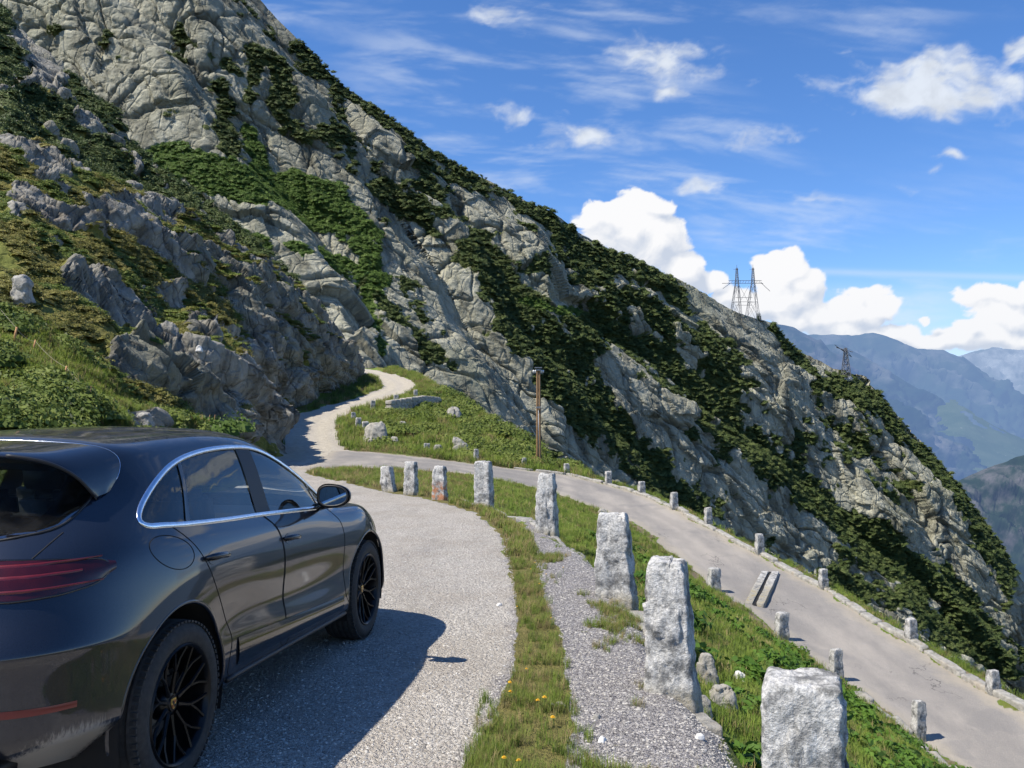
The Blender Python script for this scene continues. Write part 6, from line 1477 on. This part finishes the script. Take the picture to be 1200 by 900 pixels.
for cx0, cx1, w0, w1 in ((-11.0, -9.0, 13, 3.6), (8.5, 10.0, 15, 3.6)):
    mb = MB(); lattice(mb, (cx0*u, 0, -3*u), w0*u, (cx1*u, 0, pz(331)), w1*u, 2, r_); mb.build('mast', M_STEELD, py1)
    mb = MB(); lattice(mb, (cx1*u, 0, pz(331)), w1*u, (cx1*u, 0, pz(313)), 1.6*u, 4, r_*.8); mb.tube([(cx1*u, 0, pz(313)), (cx1*u, 0, pz(309))], r_*.7, 4); mb.tube([(cx1*u-4*u, 0, pz(314.5)), (cx1*u+2*u, 0, pz(314.5))], r_*.6, 4); mb.build('mast_top', M_STEELD, py1)
mb = MB()
for zo in (331, 328): bar(mb, (-19*u, 0, pz(zo)), (20*u, 0, pz(zo)), r_*1.1)
for k in range(12): bar(mb, ((-19+k*3.25)*u, 0, pz(331)), ((-19+(k+.5)*3.25)*u, 0, pz(328)), r_*.6)
bar(mb, (-19*u, 0, pz(331)), (-27*u, -2*u, pz(331.5)), r_); bar(mb, (-17*u, 0, pz(331)), (-25*u, 3*u, pz(337)), r_); bar(mb, (19*u, 0, pz(330)), (29*u, -3*u, pz(341)), r_); bar(mb, (19*u, 0, pz(330)), (23*u, 4*u, pz(331)), r_)
mb.build('crossarm', M_STEELD, py1)
mb = MB()
for y in (348, 353, 357): bar(mb, (-12*u*(.9), 0, pz(y)), (9.0*u, 0, pz(y)), r_*.8)
bar(mb, (-8*u, 0, pz(357)), (5*u, 0, pz(334)), r_*.6); bar(mb, (6*u, 0, pz(357)), (-6*u, 0, pz(334)), r_*.6); mb.build('brace', M_STEELD, py1)
rp2 = ridge_pt(993, 441); u = rp2.y/FPX; base = rp2-Vector((0, 0, 1.0*u)); r_ = .38*u
py2 = empty('pylon', tuple(base), 0, 'smaller single lattice pylon on the lower ridge with the blue mountains behind it', 'pylon')
mb = MB(); lattice(mb, (1*u, 0, -2*u), 10*u, (1*u, 0, 37*u), 2.2*u, 6, r_); mb.build('mast', M_STEELD, py2)
mb = MB()
for a_, b_ in (((-15*u, -9*u, 40*u), (11*u, 8*u, 27*u)), ((-13*u, -9*u, 37.5*u), (1*u, 0, 33*u)), ((1*u, 0, 36*u), (11*u, 8*u, 27*u)), ((-8*u, 5*u, 38*u), (8*u, -4*u, 32*u))): bar(mb, a_, b_, r_)
mb.build('crossarm', M_STEELD, py2)
V, Fc = rough_block(16*u, 8*u, 5*u, 99, top=.9, n=8, bury=2*u, amp=.3); link('concrete_base', mesh_np('concrete_base', V, Fc, M_WHITE, True), py2)
# small dark tree beside the big pylon
rp3 = ridge_pt(893, 373); u = rp3.y/FPX
tr_ = empty('small_tree', tuple(rp3-Vector((0, 0, .5))), 0, 'small dark tree beside the right foot of the large pylon', 'tree')
mb = MB(); mb.tube([(0, 0, -.3), (.05, 0, 6*u)], [.10, .04], 8); mb.build('trunk', M_WOOD, tr_, True)
V, Fq = clump(77, 420, .10, 1.0); V = V*np.array([2.7*u, 2.7*u, 9*u])+np.array([0, 0, .6*u]); link('crown', mesh_np('crown', V, Fq, ML_PINE, False), tr_)

# ================================================================== grasses, herbs, bushes, gravel
def blades(seed, n, h, w, spread, bend=.5):
    r = np.random.default_rng(seed); Vs, Fs = [], []
    for i in range(n):
        a = r.random()*2*PI; b0 = r.random()*2*PI; rr = spread*r.random()**.6; base = np.array([math.cos(b0)*rr, math.sin(b0)*rr, -.01]); d = np.array([math.cos(a), math.sin(a), 0]); sd_ = np.array([-d[1], d[0], 0])
        hh = h*(.45+.75*r.random()); bd = bend*(.3+r.random()); ww = w*(.7+.6*r.random())
        p0, p1, p2 = base, base+np.array([0, 0, hh*.55])+d*hh*bd*.25, base+np.array([0, 0, hh*(1-.25*bd)])+d*hh*bd*.85
        k = len(Vs); Vs += [p0-sd_*ww, p0+sd_*ww, p1+sd_*ww*.75, p1-sd_*ww*.75, p2+sd_*ww*.08, p2-sd_*ww*.08]; Fs += [(k, k+1, k+2, k+3), (k+3, k+2, k+4, k+5)]
    return np.array(Vs), np.array(Fs)
ML_GRASS = leaf_mat('fresh grass', (.09, .15, .018), (.155, .225, .03), (.24, .29, .06), trans=.3, up=.7)
ML_DRY = leaf_mat('dry grass', (.11, .115, .028), (.22, .185, .07), (.38, .30, .14), trans=.25, up=.6)
ML_HERB = leaf_mat('herb leaves', (.045, .10, .012), (.08, .16, .02), (.12, .21, .03), trans=.3)
PG = [proto('grass tuft', *blades(i, 26, .16, .0022, .05), ML_GRASS) for i in range(3)]+[proto('dry tuft', *blades(10+i, 26, .15, .0018, .05, .7), ML_DRY) for i in range(3)]
PGF = [proto('coarse tuft', *blades(20+i, 30, .22, .006, .14), ML_GRASS) for i in range(3)]+[proto('coarse dry tuft', *blades(30+i, 30, .22, .005, .14, .7), ML_DRY) for i in range(2)]
def herb(seed): V, Fq = clump(seed, 90, .16, .55); k = len(V)-30; return V[:k], Fq[(Fq < k).all(1)]
PH = [proto('herb', *herb(40+i), ML_HERB) for i in range(3)]
PHEATH = [proto('heath clump', *clump(50+i, 240, .085, .5), ML_HEATH) for i in range(3)]; PBUSH = [proto('bilberry clump', *clump(60+i, 240, .085, .55), ML_BUSH) for i in range(3)]
def sample_ground(n, x0, x1, y0, y1, fn):
    out = []; tot = 0
    while tot < n:
        m = n*3; yq = y0+(y1-y0)*RNG.random(m); xq = x0+(x1-x0)*RNG.random(m); w = fn(xq, yq); k = RNG.random(m) < w; out.append(np.stack([xq[k], yq[k]], 1)); tot += k.sum()
        if len(out) > 40: break
    q = np.concatenate(out)[:n]; return np.c_[q, height(q[:, 0], q[:, 1])]
# near grass strip between the two gravels
def w_strip(xq, yq):
    c_ = np.interp(yq, [3, 4.4, 5.2, 6, 7.4, 9, 11.8, 13.4, 16.4, 19.5, 21], [.12, .05, .12, .2, .2, .17, .1, .05, -.45, -1.7, -2.7]); hw = np.interp(yq, [3, 4.4, 5.5, 8, 12, 16, 20], [.46, .30, .20, .16, .18, .16, .1])
    n_ = .22+1.3*fbm(np.stack([xq*2.5, yq*2.5, 0*xq], 1), 3, 401); e_ = (side_of(xq, yq, EDGE) < .05)
    return np.clip(1.25*np.clip(n_, 0, 1)*np.clip(1-(np.abs(xq-c_)/hw)**2, 0, 1), 0, 1)*e_
Pq = sample_ground(1900, -1.2, 1.2, 3.2, 12, w_strip)
Pq = np.concatenate([Pq, sample_ground(700, -.6, .8, 3.2, 5.4, lambda a, c: w_strip(a, c)+.25*(np.abs(a-.1) < .3))]); sz = .18+.46*RNG.random(len(Pq))
dryp = RNG.random(len(Pq)) < np.interp(Pq[:, 1], [3, 5, 8], [.25, .42, .55])
scatter('grass_strip', Pq, sz, RNG.random(len(Pq))*6.3, np.where(dryp, 3, 0)+RNG.integers(0, 3, len(Pq)), PG, 'strip of grass and herbs dividing the pale gravel from the darker gravel', 'grass')
Pq = sample_ground(700, -3.6, 1.2, 11, 20, w_strip); scatter('grass_strip', Pq, .3+.4*RNG.random(len(Pq)), RNG.random(len(Pq))*6.3, np.where(RNG.random(len(Pq)) < .6, 3, 0)+RNG.integers(0, 2, len(Pq)), PGF, 'far end of the grass strip in front of the small granite posts', 'grass')
# sparse tufts on the dark gravel
def w_tuft(xq, yq): return sstep(.15, .45, fbm(np.stack([xq*1.6, yq*1.6, 0*xq], 1), 4, 115))*(side_of(xq, yq, EDGE) < -.02)*(xq > .3)
Pq = sample_ground(900, .25, 1.15, 3.2, 12, w_tuft); scatter('gravel_tufts', Pq, .22+.35*RNG.random(len(Pq)), RNG.random(len(Pq))*6.3, RNG.integers(0, 6, len(Pq)), PG, 'sparse low tufts growing in the darker gravel beside the posts', 'grass')
# the slope inside the bend, verges, mound
def w_slope(xq, yq):
    r = road_sd(xq, yq); e_ = side_of(xq, yq, EDGE); c_ = -side_of(xq, yq, CREST[::-1])
    n_ = .62+.7*fbm(np.stack([xq*.7, yq*.7, 0*xq], 1), 3, 402)
    return np.clip(n_, 0, 1)*(r < -.15)*((e_ > .12) | (yq > 23))*(c_ < .6)*(track_d(xq, yq) > 1.45)*(poly_sd(xq, yq, PLATPOLY) < -.1)
Pq = sample_ground(15000, .3, 8.6, 3.5, 18.5, w_slope); ix = np.where(RNG.random(len(Pq)) < .22, 3, 0)+RNG.integers(0, 2, len(Pq))
scatter('bank_grass', Pq, .20+.38*RNG.random(len(Pq)), RNG.random(len(Pq))*6.3, ix, PGF, 'fresh green grass on the bank between the posts and the lower road', 'grass')
Pq = sample_ground(9000, -9, 12.5, 17, 46, w_slope); ix = np.where(RNG.random(len(Pq)) < np.where(Pq[:, 0] < -1.5, .6, .25), 3, 0)+RNG.integers(0, 2, len(Pq))
scatter('verge_grass', Pq, .35+.55*RNG.random(len(Pq)), RNG.random(len(Pq))*6.3, ix, PGF, 'grass on the verges and tongue inside the road bend', 'grass')
Pq = sample_ground(900, 1.3, 8.0, 5, 22, lambda a, c: w_slope(a, c)*sstep(.05, .3, fbm(np.stack([a*.9, c*.9, 0*a], 1), 3, 403))); scatter('bank_herbs', Pq, .10+.20*RNG.random(len(Pq)), RNG.random(len(Pq))*6.3, RNG.integers(0, 3, len(Pq)), PH, 'broad leaved bright green herbs in patches on the grass bank', 'herbs')
Pq = sample_ground(5200, -13, 4, 43, 92, lambda a, c: w_slope(a, c)*(a > -13)); scatter('mound_grass', Pq, 1.0+1.2*RNG.random(len(Pq)), RNG.random(len(Pq))*6.3, np.where(RNG.random(len(Pq)) < .35, 3, 0)+RNG.integers(0, 2, len(Pq)), PGF, 'grass on the mound beside the gravel track', 'grass')
Pq = sample_ground(650, -8.5, 3.5, 45, 72, lambda a, c: w_slope(a, c)*(road_sd(a, c) < -1.3)*(track_d(a, c) > 3.2)*sstep(-.1, .2, fbm(np.stack([a*.35, c*.35, 0*a], 1), 3, 404)+.02*(a+3))); scatter('mound_shrubs', Pq, np.stack([.35+.55*RNG.random(len(Pq))]*3, 1), RNG.random(len(Pq))*6.3, RNG.integers(0, 3, len(Pq)), PBUSH, 'low green shrubs on the outer side of the mound', 'shrubs')
# dark bushes hanging over the outer edge beyond the lower road
Pq = sample_ground(420, 9.0, 16, 17, 33, lambda a, c: ((-side_of(a, c, CREST[::-1]) > .2) & (-side_of(a, c, CREST[::-1]) < 2.2))*1.0); scatter('edge_herbs', Pq, .25+.3*RNG.random(len(Pq)), RNG.random(len(Pq))*6.3, RNG.integers(0, 3, len(Pq)), PBUSH, 'low green growth below the outer kerb of the lower road', 'shrubs')
Pq = sample_ground(5000, -14, -5.4, 3, 40, lambda a, c: ((poly_sd(a, c, PLATPOLY) < -.15) & (road_sd(a, c) < -.2) & (track_d(a, c) > 1.6))*np.clip(.6+.6*fbm(np.stack([a*.6, c*.6, 0*a], 1), 3, 420), 0, 1))
scatter('meadow_grass', Pq, .45+.6*RNG.random(len(Pq)), RNG.random(len(Pq))*6.3, np.where(RNG.random(len(Pq)) < .3, 3, 0)+RNG.integers(0, 2, len(Pq)), PGF, 'grass at the foot of the slope on the far side of the car', 'grass')
# left hillside
def hill_pick(n, w): w = np.clip(w, 0, None); return RNG.choice(len(PA), n, p=w/w.sum())
soft = (1-rmA)*arA*(xA > -80)
k = hill_pick(13000, soft*sstep(.45, .7, luA)*(yA > 330)); scatter('slope_grass', PA[k], .42+.55*RNG.random(len(k)), RNG.random(len(k))*6.3, np.where(RNG.random(len(k)) < .30, 3, 0)+RNG.integers(0, 2, len(k)), PGF, 'long green grass on the slope beside the car', 'grass')
k = hill_pick(1300, soft*sstep(.45, .7, luA)*sstep(.0, .3, fbm(PA/1.8, 3, 410))); sz = .15+.35*RNG.random(len(k)); scatter('slope_bilberries', PA[k], sz, RNG.random(len(k))*6.3, RNG.integers(0, 3, len(k)), PBUSH, 'bright green low shrubs in the grass of the slope', 'shrubs')
k = hill_pick(16000, soft*sstep(.7, .4, luA)*(nA[:, 2] > .2)*sstep(-.3, .2, fbm(PA/1.6, 3, 411))); sz = (.10+.26*RNG.random(len(k))**1.5)*np.interp(PA[k, 1], [15, 60], [.8, 1.5])
br = fbm(PA[k]/2.5, 3, 412) > -.12
scatter('heath', PA[k]-np.array([0, 0, .03]), np.stack([sz, sz, sz*.8], 1), RNG.random(len(k))*6.3, np.where(br, 0, 3)+RNG.integers(0, 3, len(k)), PHEATH+PBUSH, 'brown and green heath carpeting the rocky slope', 'heath', tilt=RNG.normal(0, .2, (len(k), 2)))
k = RNG.choice(len(PB), 3500, p=(lambda w: w/w.sum())((1-rmB)*arB*(nB[:, 2] > .1)+1e-9)); sz = .15+.35*RNG.random(len(k)); scatter('cliff_heath', PB[k], np.stack([sz, sz, sz*.7], 1), RNG.random(len(k))*6.3, RNG.integers(0, 6, len(k)), PHEATH+PBUSH, 'heath on the top edge of the dark rock face', 'heath')
# the light green bush behind the car
bg_ = Vector((-8.9, 28.0, .5)); bz = on_mesh(PA, hx, hy, 245, 505)
bush = empty('leafy_bush', tuple(bz), 0, 'light green leafy bush at the foot of the rock just behind the car roof', 'bush')
vs, fs, off = [], [], 0
for i in range(9):
    V, Fq = clump(300+i, 260, .085, .9); V = V*(.45+.2*random.random())+np.array([random.uniform(-.9, .9), random.uniform(-.5, .5), random.uniform(-.2, .35)]); vs.append(V); fs.append(Fq+off); off += len(V)
link('foliage', mesh_np('foliage', np.concatenate(vs), np.concatenate(fs), leaf_mat('bush leaves', (.07, .12, .02), (.12, .18, .03), (.18, .24, .06)), False), bush)
mb = MB()
for i in range(6): mb.tube([(random.uniform(-.3, .3), 0, -.3), (random.uniform(-.8, .8), random.uniform(-.3, .3), .5)], [.025, .010], 6)
mb.build('stems', M_WOOD, bush, True)

# loose stones on the gravel
mS, nt, b = new_mat('loose gravel stone'); a = nt.nodes.new('ShaderNodeAttribute'); a.attribute_type = 'INSTANCER'; a.attribute_name = 'tone'
c = ramp(nt, a.outputs['Fac'], [(0, (.15, .14, .135)), (.4, (.33, .31, .28)), (.75, (.48, .455, .41)), (1, (.62, .60, .56))]); nt.links.new(c, b.inputs['Base Color']); b.inputs['Roughness'].default_value = .9
def pebble(seed):
    bm = bmesh.new(); bmesh.ops.create_icosphere(bm, subdivisions=1, radius=1); V = np.array([v.co[:] for v in bm.verts]); Fq = np.array([[v.index for v in f.verts] for f in bm.faces]); bm.free()
    r = np.random.default_rng(seed); V = V*(1+r.normal(0, .16, (len(V), 1)))*np.array([1, .75, .55]); return V, Fq
PST = [proto('gravel piece', *pebble(i), mS) for i in range(5)]
def gpts(n, x0, x1, fn):
    yq = 3.0+(15-3.0)*RNG.random(n*4)**2.0; xq = x0+(x1-x0)*RNG.random(n*4); k = RNG.random(n*4) < fn(xq, yq); q = np.stack([xq[k], yq[k]], 1)[:n]; return np.c_[q, height(q[:, 0], q[:, 1])]
Pq = gpts(26000, -3.0, .1, lambda a, c: (poly_sd(a, c, PLATPOLY) > 0)*1.0*(np.abs(a) < .66*c+.3)); sz = .004+.008*RNG.random(len(Pq))**2.5
scatter('loose_gravel', Pq, sz, RNG.random(len(Pq))*6.3, RNG.integers(0, 5, len(Pq)), PST, 'loose pale gravel chips on the pullout', 'gravel', colr=.3+.6*RNG.random(len(Pq)))
Pq = gpts(22000, -.1, 1.2, lambda a, c: ((poly_sd(a, c, PLATPOLY) < 0) & (side_of(a, c, EDGE) < .03) & (np.abs(a-np.interp(c, [3, 4.4, 5.2, 6, 7.4, 9, 11.8], [.12, .05, .12, .2, .2, .17, .1])) > np.interp(c, [3, 4.4, 5.5, 8, 12], [.46, .30, .20, .14, .14])))*1.0); sz = .004+.009*RNG.random(len(Pq))**3
scatter('dark_gravel', Pq, sz, RNG.random(len(Pq))*6.3, RNG.integers(0, 5, len(Pq)), PST, 'darker mixed gravel chips between grass strip and granite posts', 'gravel', colr=.75*RNG.random(len(Pq)))

# yellow flowers in the strip
M_PET = simple('yellow petals', (.85, .50, .02), .6); M_STEM = simple('green stem', (.09, .15, .03), .7)
def flower(loc, h, r_, label, tilt):
    f = empty('yellow_flower', tuple(loc), random.random()*6, label, 'flower', 'yellow flowers in the grass strip'); f.rotation_euler[0] = tilt
    mb = MB(); mb.tube([(0, 0, -.01), (.006, 0, h*.5), (0, .004, h)], [.0022, .0018, .0016], 5); mb.build('stem', M_STEM, f, True)
    mb = MB()
    for ring_, (n_, rr, dz) in enumerate(((13, 1., .0), (11, .75, .3), (7, .45, .5))):
        for k in range(n_):
            a = 2*PI*k/n_+ring_*.3; d = Vector((math.cos(a), math.sin(a), 0)); s = Vector((-d.y, d.x, 0)); w_ = rr*r_*.22; c0_ = Vector((0, 0, h+.002*ring_))
            mb.add([c0_-s*w_*.4, c0_+d*rr*r_*.6-s*w_+Vector((0, 0, r_*(.18+dz*.4))), c0_+d*rr*r_+Vector((0, 0, r_*(.14+dz*.5))), c0_+d*rr*r_*.6+s*w_+Vector((0, 0, r_*(.18+dz*.4))), c0_+s*w_*.4], [(0, 1, 2, 3, 4)])
    mb.build('petals', M_PET, f); return f
for px, py, lab in ((596, 802, 'yellow flower, upper of the left pair in the grass strip'), (596, 817, 'yellow flower just below the upper left one'), (630, 827, 'yellow flower in the middle of the strip near the white pebble'), (638, 824, 'yellow flower touching the white pebble side of the strip'), (648, 846, 'largest yellow flower at the right edge of the strip'), (590, 899, 'yellow flower at the very bottom left of the strip'), (609, 900, 'yellow flower at the very bottom, right of its neighbour')):
    g = ray_ground(px, py+10); flower(g, .055+.02*random.random(), .013+.003*random.random(), lab, random.uniform(-.2, .2))
for px, py in ((622, 670), (640, 676), (632, 688), (627, 662), (617, 792), (646, 730), (660, 668), (606, 716)):
    g = ray_ground(px, py+5); flower(g, .07, .010, 'tiny yellow flower in the far part of the grass strip', 0)
